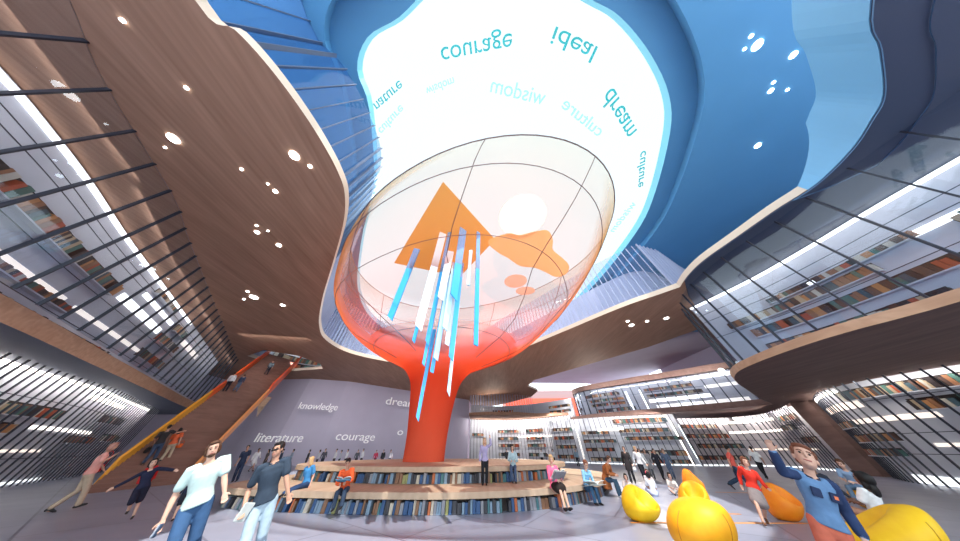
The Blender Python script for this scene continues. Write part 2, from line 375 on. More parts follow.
# first floor, right: tongue-shaped slab
fr = smooth_line([(17.2, -6), (16.6, 0), (16.35, 5), (16.15, 6.3), (15.75, 7.6), (15.65, 9.2), (16.0, 11.5), (16.75, 13.4), (18.6, 15.4), (21.9, 17.9), (31.4, 24.6), (38, 27.6), (46, 28)], 4)
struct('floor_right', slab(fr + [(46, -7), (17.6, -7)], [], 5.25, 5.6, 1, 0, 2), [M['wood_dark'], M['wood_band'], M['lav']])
# first floor, far middle
fm = smooth_line([(20.5, 54), (19.0, 49.5), (19.6, 46.2), (22.5, 42.6), (27, 38.8), (31, 35.5), (35, 32), (38.5, 29), (46, 26.5)], 4)
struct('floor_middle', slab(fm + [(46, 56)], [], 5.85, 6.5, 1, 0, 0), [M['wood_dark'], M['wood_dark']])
ft = smooth_line([(23, 54), (20.8, 49.5), (21.4, 46), (24.0, 43.0), (28.6, 38.6), (33.6, 34.4), (38, 30.5), (46, 27)], 4)
struct('ceiling_middle', slab(ft + [(46, 56)], [], 10.55, 11.4, 0, 0, 0), [M['wood_dark']])
struct('floor_far', slab([(-2.4, 51), (2, 49.5), (8, 50), (12.5, 52), (19, 50.5), (21, 60), (-2.4, 60)], [], 7.0, 7.5, 0, 0, 0), [M['wood']])
# ledge and dark column on the right
bm = bmesh.new(); prism(bm, [(33.2, 24.4), (35.0, 25.4), (36.0, 24.2), (34.6, 22.6), (33.4, 23.0)], 0, 5.25); struct('wall_corner', bm, M['wood_dark'])

# ---------------------------------------------------------------- bookcases
random.seed(3)
gl = bookcase('bookcase', 'long grey ground-floor bookcase behind dark slats, left of the ramp', [(-19, 2.5), (-23.1, 8.4), (-25.7, 11.8), (-28.7, 16.3), (-31.3, 19.2), (-33.7, 21.8), (-38, 26.6)], 0, 5.0,
    [(.0, .30, 4.0, 4.55, 'books'), (.30, .52, 3.05, 3.6, 'books'), (0, .17, 3.05, 3.6, 'books'), (.24, .46, 2.3, 2.75, 'books'), (.05, .40, 1.6, 2.15, 'books'), (0.05, .32, .25, .8, 'books'),
     (.50, .75, 2.55, 2.72, 'bright'), (.55, .78, 4.35, 4.6, 'bright'), (.42, .60, 1.5, 1.62, 'light'), (.72, .86, 3.3, 3.8, 'books'), (.66, .8, 2.0, 2.4, 'books'), (.84, .95, 2.2, 2.7, 'books'),
     (0, 1, 4.82, 4.97, 'bright'), (0, .74, .02, .14, 'floorlight'), (0, .9, 3.83, 3.86, 'line'), (0, .9, 1.2, 1.23, 'line')])
slp = Path(smooth_line([(-18.2, 2.2), (-22.4, 8.8), (-25, 12.2), (-28, 16.7), (-30.6, 19.6), (-33, 22.2), (-37.3, 27)], 5))
ss = empty('slat_screen', (0, 0, 0), 'tall dark vertical slats in front of the ground-floor bookcase at left', 'screen'); posts(ss, 'slat', slp, 0, 5.0, .60, .085, .06, M['slat'])

L1c = bookcase('bookcase', 'first-floor grey bookcase behind the glass wall at upper left, bright strip on top', [(-14.6, -3), (-15.9, -.1), (-16.8, 1.4), (-18.2, 3.4), (-21, 6.85), (-24.9, 12.1), (-30.7, 19.7), (-38, 29)], 5.6, 10.75,
    [(0, .62, 10.5, 10.68, 'bright'), (.10, .37, 8.45, 9.15, 'books'), (0, .12, 8.45, 9.15, 'books'), (0.1, .34, 7.25, 7.45, 'light'), (.02, .36, 6.95, 7.25, 'books'), (.06, .50, 5.95, 6.5, 'books'), (.39, .55, 8.6, 9.0, 'bright'), (.42, .56, 9.5, 9.75, 'bright'),
     (.43, .52, 10.05, 10.4, 'books'), (.36, .56, 7.2, 7.4, 'light'), (.56, .66, 8.3, 8.9, 'books'), (.58, .64, 9.4, 10, 'books'), (.56, .68, 7.0, 7.6, 'books'), (.66, .8, 9.2, 9.6, 'light'),
     (0, .95, 9.75, 9.78, 'line'), (0, .95, 10.1, 10.13, 'line'), (0, .95, 8.2, 8.23, 'line'), (0, .95, 6.75, 6.78, 'line')], pitch=.2, lamp=7, loff=1.6)

rn = bookcase('bookcase', 'curved grey ground-floor bookcase under the dark timber soffit at far right', [(33.6, 22.6), (31.3, 20.8), (29.2, 18.6), (28.0, 16.2), (27.9, 13.4), (28.6, 10.2), (30, 6), (31, 1)], 0, 5.24,
    [(.30, .9, 4.32, 4.92, 'books'), (.42, .95, 3.42, 4.0, 'books'), (.52, .95, 2.6, 3.1, 'books'), (.02, .3, 4.9, 5.1, 'bright'), (.10, .33, 3.9, 4.3, 'light'), (.20, .44, 3.05, 3.3, 'light'), (.38, .9, 1.75, 1.9, 'light'), (.1, .24, 2.9, 3.3, 'books'), (.14, .33, 2.05, 2.5, 'books'),
     (.08, .3, 1.3, 1.7, 'books'), (.40, .9, .75, 1.1, 'light'), (.24, .8, .03, .42, 'floorlight'), (0, .95, 2.38, 2.41, 'line'), (0, .95, 4.15, 4.18, 'line'), (0, .95, 1.4, 1.43, 'line')], toward=(10, 10), pitch=.15)
ss = empty('slat_screen', (0, 0, 0), 'dark vertical slats in front of the curved bookcase at far right', 'screen')
posts(ss, 'slat', Path(smooth_line([(33.2, 22.0), (31.0, 20.2), (28.9, 18.2), (27.6, 16.0), (27.4, 13.2), (28.1, 10.1), (29.5, 6)], 5), (10, 10)), 0, 5.24, .68, .085, .07, M['slat'], .3)
rf = bookcase('bookcase', 'grey ground-floor bookcase curving into the right corner behind the boy', [(31.5, 38.0), (34, 38.0), (38, 37.2), (39.9, 34), (37.6, 29), (34.8, 25.2)], 0, 5.25,
    [(.0, .25, 4.05, 4.5, 'books'), (.0, .28, 2.9, 3.4, 'books'), (.04, .32, 1.8, 2.3, 'books'), (.0, .3, .6, 1.05, 'books'), (.28, .62, 4.5, 4.75, 'bright'), (.30, .7, 3.4, 3.6, 'bright'), (.34, .8, 1.6, 1.75, 'light'), (.64, .78, 3.4, 3.9, 'books'), (.70, .9, 4.2, 4.7, 'books'), (.74, .9, 2.2, 2.7, 'books'), (0, 1, .0, .12, 'floorlight'), (0, 1, 2.6, 2.63, 'line')], 'panel_warm', toward=(20, 25), pitch=.22, lamp=24, loff=.8)
ss = empty('slat_screen', (0, 0, 0), 'dark vertical slats before the bookcase in the right corner behind the boy', 'screen')
posts(ss, 'slat', Path(smooth_line([(31.0, 37.5), (34, 37.5), (37.6, 36.6), (39.2, 33.8), (37.1, 29.3), (34.4, 25.7)], 5), (20, 25)), 0, 5.25, .75, .10, .07, M['slat'])

mg = bookcase('bookcase', 'grey ground-floor bookcase across the back behind the standing group', [(14, 48.6), (16.6, 46.6), (20, 43.7), (24.4, 41), (31.3, 38.2)], 0, 5.85,
    [(.02, .2, 4.2, 4.7, 'books'), (.02, .2, 3.0, 3.5, 'books'), (.02, .2, 1.8, 2.3, 'books'), (.02, .2, .5, 1, 'books'), (.28, .5, 3.6, 4.05, 'books'), (.28, .52, 2.5, 2.95, 'books'), (.28, .5, 1.45, 1.9, 'books'), (.3, .55, .3, .75, 'books'),
     (.56, .93, 4.9, 5.5, 'books'), (.58, .93, 3.7, 4.2, 'books'), (.6, .97, 2.75, 3.2, 'books'), (.62, .95, 1.0, 1.6, 'books'), (.6, .97, .2, .6, 'books'), (.42, .62, 4.0, 4.3, 'bright'), (.24, .248, 0, 5, 'post'), (.955, .962, 0, 5.0, 'post'), (.52, .95, 5.5, 5.75, 'light'), (.0, 1, .0, .1, 'floorlight')], toward=(5, 20), pitch=.3, lamp=22, loff=1.8)
ss = empty('slat_screen', (0, 0, 0), 'dark vertical slats before the back bookcase behind the standing group', 'screen')
posts(ss, 'slat', Path(smooth_line([(13.6, 48.1), (16.3, 46.1), (19.6, 43.2), (24, 40.4), (31.1, 37.6)], 5), (5, 20)), 0, 5.85, .85, .075, .06, M['slat'])

ml = bookcase('bookcase', 'rounded first-floor grey bookcase at the back above the standing group', [(24, 53.5), (21.9, 50.5), (21.7, 47.6), (22.9, 45.2), (25.0, 43.2), (29.4, 39.2), (34.4, 35), (38.6, 31.2)], 6.5, 10.55,
    [(.26, .46, 9.2, 9.75, 'books'), (.27, .47, 8.4, 8.85, 'books'), (.28, .48, 7.7, 8.15, 'books'), (.30, .52, 6.75, 7.3, 'books'), (.10, .16, 9, 9.5, 'books'), (.12, .18, 7.6, 8.1, 'books'), (.60, .82, 9.1, 9.55, 'books'), (.60, .84, 8.2, 8.65, 'books'), (.60, .86, 7.5, 7.95, 'bright'),
     (.5, .51, 6.5, 9.5, 'post'), (.575, .585, 6.5, 9.5, 'post'), (.8, .98, 9.9, 10.4, 'bright'), (.86, .99, 8.6, 9, 'light'), (.62, .98, 6.7, 7.1, 'light'), (0, 1, 8.92, 8.96, 'line')], 'panel_warm', toward=(5, 20), pitch=.3, lamp=45, loff=3.0)
mw = Path(smooth_line([(23.2, 53.5), (21.3, 50.5), (21.1, 47.4), (22.4, 44.7), (24.6, 42.6), (29, 38.6), (34, 34.4), (38.2, 30.6)], 5), (5, 20))
bm = bmesh.new(); ribbon(bm, mw, 0, mw.L, 6.5, 10.55, 0, .03); wn = struct('window_2', bm, M['glass']); posts(wn, 'mullion', mw, 6.5, 10.55, 1.35, .12, .16, M['slat'], .05)

bookcase('bookcase', 'distant pale bookcase at the far end behind the lady in lavender', [(-2.3, 58), (5, 60), (12, 57.5), (17, 53), (20, 49.5)], 0, 9.9,
    [(.02, .12, 4.0, 4.5, 'books')] + [(a, b, z, z + .55, 'books') for a, b in ((.26, .44), (.52, .68), (.78, .97)) for z in (.6, 2.1, 3.3, 4.6)] + [(a, b, z, z + .5, 'books') for a, b in ((.22, .42), (.78, .97)) for z in (7.6, 8.5)] + [(.44, .8, 3.7, 4.0, 'light'), (0, .5, .05, .2, 'light')], toward=(5, 20), pitch=.4, lamp=24, loff=3.0, lampz=6.9)
ss = empty('slat_screen', (0, 0, 0), 'distant pale slats before the far bookcase behind the lady in lavender', 'screen')
posts(ss, 'slat', Path(smooth_line([(-2.1, 57.2), (5, 59.2), (11.6, 56.8), (16.5, 52.4), (19.4, 49)], 5), (5, 20)), 0, 7.0, .75, .075, .06, M['slat'])
posts(ss, 'slat', Path(smooth_line([(-2.1, 51.6), (2, 50.2), (8, 50.8), (12, 52.4)], 5), (5, 20)), 7.5, 10.8, .6, .1, .1, M['fin'])

# first floor interior, right
rl = bookcase('bookcase', 'curved first-floor bookcase behind the glass wall at upper right', [(18.6, 14.3), (19.2, 12.6), (19.9, 10.2), (20.2, 7.6), (20.3, 5), (20.6, 2), (21.2, -4)], 5.6, 10.7,
    [(.06, .42, 8.1, 8.6, 'books'), (.1, .5, 7.2, 7.75, 'books'), (.1, .44, 6.3, 6.75, 'books'), (.02, .4, 5.75, 6.1, 'books'), (.3, .62, 8.75, 9.0, 'bright'), (.55, 1, 8.3, 9.0, 'books'), (.5, .72, 5.8, 6.5, 'books'), (.48, .7, 6.9, 7.1, 'light'), (0, 1, 9.2, 9.23, 'line'), (0, 1, 9.75, 9.78, 'line'), (0, 1, 7.95, 7.98, 'line'), (0, 1, 10.5, 10.66, 'bright'), (.2, .5, 8.75, 9.1, 'books')], toward=(10, 5), pitch=.22, lamp=7, loff=1.2)
# ---------------------------------------------------------------- glazing
def glazing(name, pts, z0, z1, gm, sp, w, dep, m, sm=True, toward=(0, 8), d0=0, off=0.0):
    p = Path(smooth_line(pts, 5) if sm else pts, toward); bm = bmesh.new(); ribbon(bm, p, 0, p.L, z0, z1, off, off + .03); wn = struct(name, bm, gm)
    posts(wn, 'mullion', p, z0, z1, sp, w, dep, m, off + .06); return wn, p
glazing('window_3', [(-8.6, -8), (-9.4, -5), (-11.55, -1.6), (-12.28, -.8), (-13.13, .31), (-14.4, 2.5), (-15.7, 4.6), (-17.2, 6.35), (-19.1, 8.7), (-21.5, 11.7), (-24.9, 16), (-31.4, 24.2), (-34, 27.6)], 5.6, 10.8, M['glass'], 1.36, .055, .11, M['slat'])
glazing('window_4', [(16.9, 0.2), (16.75, 2), (16.45, 3.7), (16.45, 4.6), (16.35, 6.3), (16.0, 7.7), (15.9, 9.2), (16.2, 11.4), (17.0, 13.2), (18.8, 15.1), (22.1, 17.6), (31.4, 24.3), (37.5, 27)], 5.6, 10.74, M['glass'], 1.36, .06, .10, M['slat'], toward=(0, 12))
gp = [q for q in loop[2:]]; cut = min(range(len(gp)), key=lambda i: math.hypot(gp[i][0] + 10.2, gp[i][1] - 9))
glazing('window_5', gp[:cut + 1:3] + [gp[cut + 1]], 11.2, 16.5, M['glass_blue'], .62, .035, .16, M['fin_blue'], False, (0, 12), off=-.25)
back_l2 = gp[cut + 1::3] + [(15.6, 11.55), (18.2, 12.3), (21.9, 14.4), (25.9, 16.5)]
glazing('window_6', back_l2, 11.2, 16.5, M['glass'], .5, .05, .16, M['fin'], False, (0, 12), off=-.25)
wall('wall_upper', [(-15.5, 9.5), (-20, 15), (-22, 21), (-21, 27), (-16, 32.4), (-9, 35.8), (-1, 37), (4, 33), (11, 24), (15.5, 17.6), (19, 15.6), (26, 19)], 11.2, 16.5, M['lav'], (0, 12))
for k, (x, y, tx, ty) in enumerate([(-27, 29, -30, 37.6), (-17, 34, -21, 42), (-8, 41, -11, 50), (-23, 20, -26, 37)]):        # added fill lamps to brighten the back wall, no such fittings there
    la = bpy.data.lights.new('added_wall_fill', 'AREA'); la.shape = 'RECTANGLE'; la.size = 7; la.size_y = .5; la.energy = 140; la.spread = 1.9; la.color = (1, .95, .96)
    lo = bpy.data.objects.new('added_wall_fill', la); COL.objects.link(lo); lo.location = (x, y, 10.7); lo.rotation_euler = (Vector((tx, ty, 4.5)) - lo.location).to_track_quat('-Z', 'Y').to_euler()
for k, (x, y, z, tx, ty, e_) in enumerate([(21, 38, 7.2, 12, 22, 500), (3, 50.5, 8.2, -5, 36, 260)]):           # added uplights to brighten the timber soffit; the slabs carry no lamps
    la = bpy.data.lights.new('added_uplight', 'AREA'); la.shape = 'RECTANGLE'; la.size = 5; la.size_y = .4; la.energy = e_; la.color = (1, .9, .8); la.spread = 3.1
    lo = bpy.data.objects.new('added_uplight', la); COL.objects.link(lo); lo.location = (x, y, z); lo.rotation_euler = (Vector((tx, ty, 10.8)) - lo.location).to_track_quat('-Z', 'Y').to_euler()
# ---------------------------------------------------------------- flared red funnel
def bowl_mat(name, base_alpha, fins=False):
    m = bpy.data.materials.new(name); m.use_nodes = True; nt = m.node_tree; N = nt.nodes; L = nt.links
    N.remove(N['Principled BSDF']); out = N['Material Output']
    tc = N.new('ShaderNodeTexCoord'); sp = N.new('ShaderNodeSeparateXYZ'); L.new(tc.outputs['Object'], sp.inputs[0])
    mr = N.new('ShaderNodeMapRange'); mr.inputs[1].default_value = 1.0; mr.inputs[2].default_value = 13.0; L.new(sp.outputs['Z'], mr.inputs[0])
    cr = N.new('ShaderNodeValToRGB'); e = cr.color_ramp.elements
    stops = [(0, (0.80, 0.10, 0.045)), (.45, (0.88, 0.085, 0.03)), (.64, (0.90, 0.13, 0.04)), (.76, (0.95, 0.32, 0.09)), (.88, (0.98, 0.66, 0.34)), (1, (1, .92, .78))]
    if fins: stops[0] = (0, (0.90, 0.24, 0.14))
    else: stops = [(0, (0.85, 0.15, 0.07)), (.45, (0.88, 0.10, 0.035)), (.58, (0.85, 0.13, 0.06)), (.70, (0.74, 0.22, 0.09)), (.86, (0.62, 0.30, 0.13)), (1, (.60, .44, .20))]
    while len(e) < len(stops): e.new(.5)
    for i, (p, c) in enumerate(stops): e[i].position = p; e[i].color = (*c, 1)
    al = N.new('ShaderNodeValToRGB'); e = al.color_ramp.elements
    st = [(0, 1), (.47, .96), (.53, .70), (.58, .38), (.68, .28), (1, .30)] if not fins else [(0, 1), (.47, .9), (.54, .6), (.60, .25), (.66, 0.02), (1, 0)]
    while len(e) < len(st): e.new(.5)
    for i, (p, c) in enumerate(st): e[i].position = p; e[i].color = (c, c, c, 1)
    L.new(mr.outputs[0], cr.inputs[0]); L.new(mr.outputs[0], al.inputs[0])
    df = N.new('ShaderNodeBsdfDiffuse'); tl = N.new('ShaderNodeBsdfTranslucent'); mx = N.new('ShaderNodeMixShader'); mx.inputs[0].default_value = .45
    L.new(cr.outputs[0], df.inputs[0]); L.new(cr.outputs[0], tl.inputs[0]); L.new(df.outputs[0], mx.inputs[1]); L.new(tl.outputs[0], mx.inputs[2])
    tr = N.new('ShaderNodeBsdfTransparent'); m2 = N.new('ShaderNodeMixShader'); lw = N.new('ShaderNodeLayerWeight'); lw.inputs[0].default_value = .5; pw = N.new('ShaderNodeMapRange'); pw.inputs[1].default_value = .42; pw.inputs[2].default_value = .80   # a sheer cloth closes up where it is seen edge-on
    L.new(lw.outputs['Facing'], pw.inputs[0]); gz = N.new('ShaderNodeValToRGB'); e = gz.color_ramp.elements
    sg = [(0, 0), (.5, 1), (.78, 1), (.90, .9), (1, .6)]
    while len(e) < len(sg): e.new(.5)
    for i, (p, c) in enumerate(sg): e[i].position = p; e[i].color = (c, c, c, 1)
    L.new(mr.outputs[0], gz.inputs[0]); ml = N.new('ShaderNodeMath'); ml.operation = 'MULTIPLY'; L.new(pw.outputs[0], ml.inputs[0]); L.new(gz.outputs[0], ml.inputs[1])
    mxm = N.new('ShaderNodeMath'); mxm.operation = 'MAXIMUM'; L.new(al.outputs[0], mxm.inputs[0])
    if not fins: L.new(ml.outputs[0], mxm.inputs[1])
    else: mxm.inputs[1].default_value = 0
    L.new(mxm.outputs[0], m2.inputs[0]); L.new(tr.outputs[0], m2.inputs[1]); L.new(mx.outputs[0], m2.inputs[2])
    L.new(m2.outputs[0], out.inputs[0]); return m
M['bowl'] = bowl_mat('funnel_membrane', 1); M['bowl_fin'] = bowl_mat('funnel_louvre', 1, True)
M['cable'] = mat('dark_cable', (0.12, 0.06, 0.06), 0.4)
# (z, cx, cy, rx, ry, superellipse power)
RINGS = [(1.04, -3.8, 18, 1.36, 1.36, 2), (2.3, -3.8, 18, 1.42, 1.42, 2), (4.0, -3.8, 18, 1.66, 1.66, 2), (5.4, -3.75, 18, 1.98, 1.98, 2), (6.2, -3.7, 17.95, 2.45, 2.4, 2), (6.8, -3.6, 17.75, 3.2, 3.0, 2.0),
         (7.3, -3.35, 17.2, 4.6, 4.2, 2.1), (7.9, -3.0, 16.2, 6.6, 5.7, 2.2), (8.6, -2.7, 14.6, 7.9, 6.6, 2.3), (9.5, -2.2, 12.9, 8.9, 7.1, 2.35), (10.6, -1.6, 11.5, 9.5, 7.2, 2.25), (11.8, -1.1, 10.5, 9.9, 7.2, 2.15), (12.8, -.8, 9.9, 10.2, 7.0, 2.1)]
RS = smooth_line(RINGS, 5)
def ring_pt(r, a, grow=0.0):
    z, cx_, cy_, rx, ry, pw = r; c_, s_ = math.cos(a), math.sin(a); e = 2 / pw; w_ = -.46 * min(1, max(0, (z - 6.5) / 2.5))
    ex, ey = (rx + grow) * math.copysign(abs(c_) ** e, c_), (ry + grow) * math.copysign(abs(s_) ** e, s_)
    return Vector((cx_ + ex * math.cos(w_) - ey * math.sin(w_), cy_ + ex * math.sin(w_) + ey * math.cos(w_), z))
funnel = empty('funnel_sculpture', (-3.8, 18, 1.05), 'giant red-orange funnel rising from the platform and flaring to a pale translucent rim', 'sculpture')
finv = Matrix.Translation(funnel.location).inverted()
bm = bmesh.new(); NB = 120; prev = None
for r in RS:
    cur = [bm.verts.new(ring_pt(r, 2 * PI * i / NB)) for i in range(NB)]
    if prev:
        for i in range(NB): bm.faces.new((prev[i], prev[(i + 1) % NB], cur[(i + 1) % NB], cur[i]))
    prev = cur
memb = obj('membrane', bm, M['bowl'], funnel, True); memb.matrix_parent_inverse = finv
bm = bmesh.new(); NF = 190
for i in range(NF):
    a = 2 * PI * i / NF; prev = None
    for k, r in enumerate([q for q in RS if q[0] < 7.9]):
        dep = .06 + .16 * min(1, max(0, (r[0] - 6.5) / 3)); wd = .007
        p = ring_pt(r, a); q = ring_pt(r, a, -dep); t = (ring_pt(r, a + .02) - p).normalized() * wd
        cur = [bm.verts.new(v) for v in (p - t, p + t, q + t, q - t)]
        if prev:
            for j in range(4): bm.faces.new((prev[j], prev[(j + 1) % 4], cur[(j + 1) % 4], cur[j]))
        else: bm.faces.new(cur)
        prev = cur
    bm.faces.new(prev)
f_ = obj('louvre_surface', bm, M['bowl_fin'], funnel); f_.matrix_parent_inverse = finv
def ring_cable(zq, rad=.022):
    for a, b in zip(RS, RS[1:]):
        if a[0] <= zq <= b[0]:
            t = (zq - a[0]) / (b[0] - a[0]); r = tuple(a[k] + (b[k] - a[k]) * t for k in range(6))
    bm = bmesh.new(); pts = [ring_pt(r, 2 * PI * i / 72, .03) for i in range(72)]; V = []
    for i, p in enumerate(pts):
        t = (pts[(i + 1) % 72] - pts[i - 1]).normalized(); n = t.cross(Vector((0, 0, 1)))
        V.append([bm.verts.new(p + (n * math.cos(u) + Vector((0, 0, 1)) * math.sin(u)) * rad) for u in (0, PI / 2, PI, 1.5 * PI)])
    for i in range(72):
        for j in range(4): bm.faces.new((V[i][j], V[i][(j + 1) % 4], V[(i + 1) % 72][(j + 1) % 4], V[(i + 1) % 72][j]))
    o = obj('ring_cable', bm, M['cable'], funnel); o.matrix_parent_inverse = finv
for zq in (7.6, 9.3, 11.3, 12.78): ring_cable(zq, .03 if zq > 12 else .02)
for i in range(9):
    bm = bmesh.new(); a = 2 * PI * i / 9 + .25
    tube(bm, [ring_pt(r, a, .03) for r in RS if r[0] > 7.0][::3], [.022] * len([r for r in RS if r[0] > 7.0][::3]), 5, False)
    o = obj('meridian_cable', bm, M['cable'], funnel); o.matrix_parent_inverse = finv

# things hanging inside the funnel
def sheer(name, col, alpha):
    m = bpy.data.materials.new(name); m.use_nodes = True; nt = m.node_tree; N = nt.nodes; L = nt.links; N.remove(N['Principled BSDF'])
    tl = N.new('ShaderNodeBsdfTranslucent'); df = N.new('ShaderNodeBsdfDiffuse'); tl.inputs[0].default_value = (*col, 1); df.inputs[0].default_value = (*col, 1)
    a = N.new('ShaderNodeMixShader'); tr = N.new('ShaderNodeBsdfTransparent'); b = N.new('ShaderNodeMixShader'); b.inputs[0].default_value = alpha
    L.new(tl.outputs[0], a.inputs[1]); L.new(df.outputs[0], a.inputs[2]); L.new(tr.outputs[0], b.inputs[1]); L.new(a.outputs[0], b.inputs[2]); L.new(b.outputs[0], N['Material Output'].inputs[0])
    return m
M['teal'] = sheer('teal_lettering', (0.02, 0.45, 0.48), .75); M['teal_pale'] = sheer('pale_teal_lettering', (0.15, 0.65, 0.68), .40)
M['amber'] = sheer('amber_sheet', (0.72, 0.44, 0.13), .9); M['amber2'] = sheer('light_amber_sheet', (0.90, 0.55, 0.25), .75); M['pink'] = sheer('rose_sheet', (0.92, 0.55, 0.40), .7); M['white_sheet'] = sheer('white_sheet', (0.98, 0.95, 0.92), .55)
def plate(name, pts, z, th, m, label, cat, group=None):
    bm = bmesh.new(); prism(bm, pts, z, z + th); return tag(obj(name, bm, m), label, cat, group)
sq = plate('amber_square', [(-2.07, 4.13), (1.07, 8.1), (-1.73, 12.05), (-6.87, 10.4)], 12.4, .06, M['amber'], 'large amber square sheet hanging inside the funnel', 'hanging sheet')
plate('amber_cloud', smooth_line([(.5, 7.2), (1.69, 6.62), (2.41, 6.75), (3.28, 6.48), (4.04, 6.41), (4.52, 7.07), (4.75, 7.87), (5.56, 8.58), (6.3, 9.34), (6.36, 10.18), (5.72, 10.51), (4.75, 9.96), (3.93, 9.54), (2.83, 9.34), (1.9, 8.58), (1.2, 8.1)], 4, True), 11.0, .06, M['amber2'], 'amber cloud-shaped sheet hanging right of the square inside the funnel', 'hanging sheet')
plate('white_disc', [(2.4 + 1.35 * math.cos(2 * PI * i / 40), 5.6 + 1.35 * math.sin(2 * PI * i / 40)) for i in range(40)], 11.12, .05, M['white_sheet'], 'pale round sheet hanging between the amber square and cloud', 'hanging sheet')
plate('rose_oval', [(2.7 + .85 * math.cos(2 * PI * i / 30), 10.8 + .75 * math.sin(2 * PI * i / 30)) for i in range(30)], 10.8, .05, M['pink'], 'larger rose oval sheet hanging below the amber cloud', 'hanging sheet')
plate('rose_oval', [(3.6 + .75 * math.cos(2 * PI * i / 30), 11.85 + .5 * math.sin(2 * PI * i / 30)) for i in range(30)], 10.7, .05, M['pink'], 'smaller rose oval sheet hanging lowest below the amber cloud', 'hanging sheet')
M['shard_blue'] = mat('blue_acrylic', (0.06, 0.42, 0.80), 0.25); M['shard_pale'] = mat('pale_blue_acrylic', (0.55, 0.82, 0.95), 0.25); M['shard_white'] = mat('white_acrylic', (0.92, 0.95, 0.97), 0.3)
SH = [(-3.89, 7.4, 10.6, 5.7, 0.42, 'b'), (-2.45, 7.2, 11.95, 5.14, 0.48, 'w'), (-2.09, 7.5, 12.45, 4.65, 0.27, 'b'), (-1.12, 7.0, 12.2, 6.47, 0.5, 'b'), (-1.3, 7.6, 11.15, 4.69, 0.26, 'w'), (-1.11, 7.8, 9.8, 4.17, 0.3, 'b'), (-1.68, 7.7, 9.0, 4.14, 0.29, 'p'), (-2.18, 8.4, 5.75, 2.37, 0.17, 'b'), (-0.12, 7.3, 12.2, 4.57, 0.27, 'b'), (-2.57, 7.2, 6.6, 4.64, 0.17, 'b'), (-1.81, 7.9, 7.1, 3.77, 0.22, 'b'), (-1.15, 8.2, 7.3, 3.07, 0.18, 'p'), (-1.71, 7.0, 9.95, 6.47, 0.46, 'w'), (-1.41, 7.3, 9.25, 5.19, 0.34, 'p'), (-0.54, 7.1, 10.05, 7.43, 0.21, 'p'), (-2.12, 7.6, 7.5, 3.93, 0.18, 'b')]
WH = {0: 'broad blue shard, leftmost of the hanging shards', 1: 'broad white shard left of centre among the hanging shards', 3: 'broad blue shard highest among the hanging shards', 7: 'thin blue shard reaching lowest, in front of the red stem', 8: 'blue shard farthest right of the hanging shards'}
for i, (x, y, z1, z0, w_, k) in enumerate(SH):
    bm = bmesh.new(); a = random.uniform(-.4, .4); R = Matrix.Rotation(a, 3, 'Z'); sl = w_ * .8
    prof = [(-w_ / 2, z0 + sl * random.random()), (w_ * .15, z0 - .05), (w_ / 2, z1 - sl * 1.2 * random.random()), (-w_ * .42, z1)]
    lo = [bm.verts.new(Vector((x, y, 0)) + R @ Vector((px, -.04, 0)) + Vector((0, 0, pz))) for px, pz in prof]
    hi = [bm.verts.new(Vector((x, y, 0)) + R @ Vector((px, .04, 0)) + Vector((0, 0, pz))) for px, pz in prof]
    bm.faces.new(lo); bm.faces.new(hi[::-1])
    for j in range(4): bm.faces.new((lo[j], lo[(j + 1) % 4], hi[(j + 1) % 4], hi[j]))
    nm = {'b': 'blue', 'w': 'white', 'p': 'pale blue'}[k]
    tag(obj('hanging_shard', bm, M[{'b': 'shard_blue', 'w': 'shard_white', 'p': 'shard_pale'}[k]]), WH.get(i, f'slim {nm} shard in the cluster hanging through the funnel'), 'shard', 'shards hanging in the funnel' if i in WH else f'slim {nm} shards')

# ---------------------------------------------------------------- stepped round platform with books underneath
low = smooth_line([(-11.1, 12.6), (-10.2, 11.5), (-8.6, 10.9), (-6.3, 10.5), (-3, 10.2), (0, 10.35), (3.3, 11.5), (6.05, 13.9), (8.1, 17.4), (8, 21), (5, 24.5), (0, 26), (-5, 25.5), (-9.2, 22.5), (-11.4, 17.5), (-11.6, 14.2)], 5, True)
up = smooth_line([(-9.9, 14.6), (-8.6, 13.5), (-6, 12.7), (-3, 12.3), (0, 12.6), (3, 13.9), (5.2, 16.6), (5.6, 19.6), (3.5, 22.3), (-1, 23.8), (-6, 23.2), (-9.4, 20.6), (-10.6, 17.2)], 5, True)
def inset(lp, d):
    out = []; n = len(lp)
    for i in range(n):
        a, b = Vector(lp[i - 1]), Vector(lp[(i + 1) % n]); t = (b - a).normalized(); out.append((lp[i][0] - t.y * d, lp[i][1] + t.x * d))
    return out
pf = empty('stepped_platform', (-1.8, 17.5, 0), 'round two-tier timber platform with bookshelves under its steps, around the red stem', 'platform'); pinv = Matrix.Translation(pf.location).inverted()
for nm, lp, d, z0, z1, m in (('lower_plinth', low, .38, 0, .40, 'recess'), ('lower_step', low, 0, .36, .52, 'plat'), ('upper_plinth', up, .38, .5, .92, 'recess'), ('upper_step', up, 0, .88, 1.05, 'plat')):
    bm = bmesh.new(); prism(bm, inset(lp, d) if d else lp, z0, z1 if 'plinth' in nm else z1)
    if 'step' in nm:
        for f in bm.faces:
            if abs(f.normal.z) < .5 or len(f.verts) == 4: f.material_index = 1
    o = obj(nm, bm, [M[m], M['plat_edge']] if 'step' in nm else M[m], pf); o.matrix_parent_inverse = pinv
BC = {'blue': (0.025, 0.075, 0.19), 'pale blue': (0.18, 0.26, 0.35), 'brown': (0.22, 0.11, 0.06), 'grey': (0.24, 0.24, 0.27), 'cream': (0.48, 0.42, 0.34), 'dark': (0.035, 0.035, 0.045), 'rust': (0.45, 0.12, 0.04), 'olive': (0.28, 0.27, 0.10), 'teal': (0.05, 0.15, 0.17)}
BM = {k: mat('book_' + k.replace(' ', '_'), c, .55) for k, c in BC.items()}
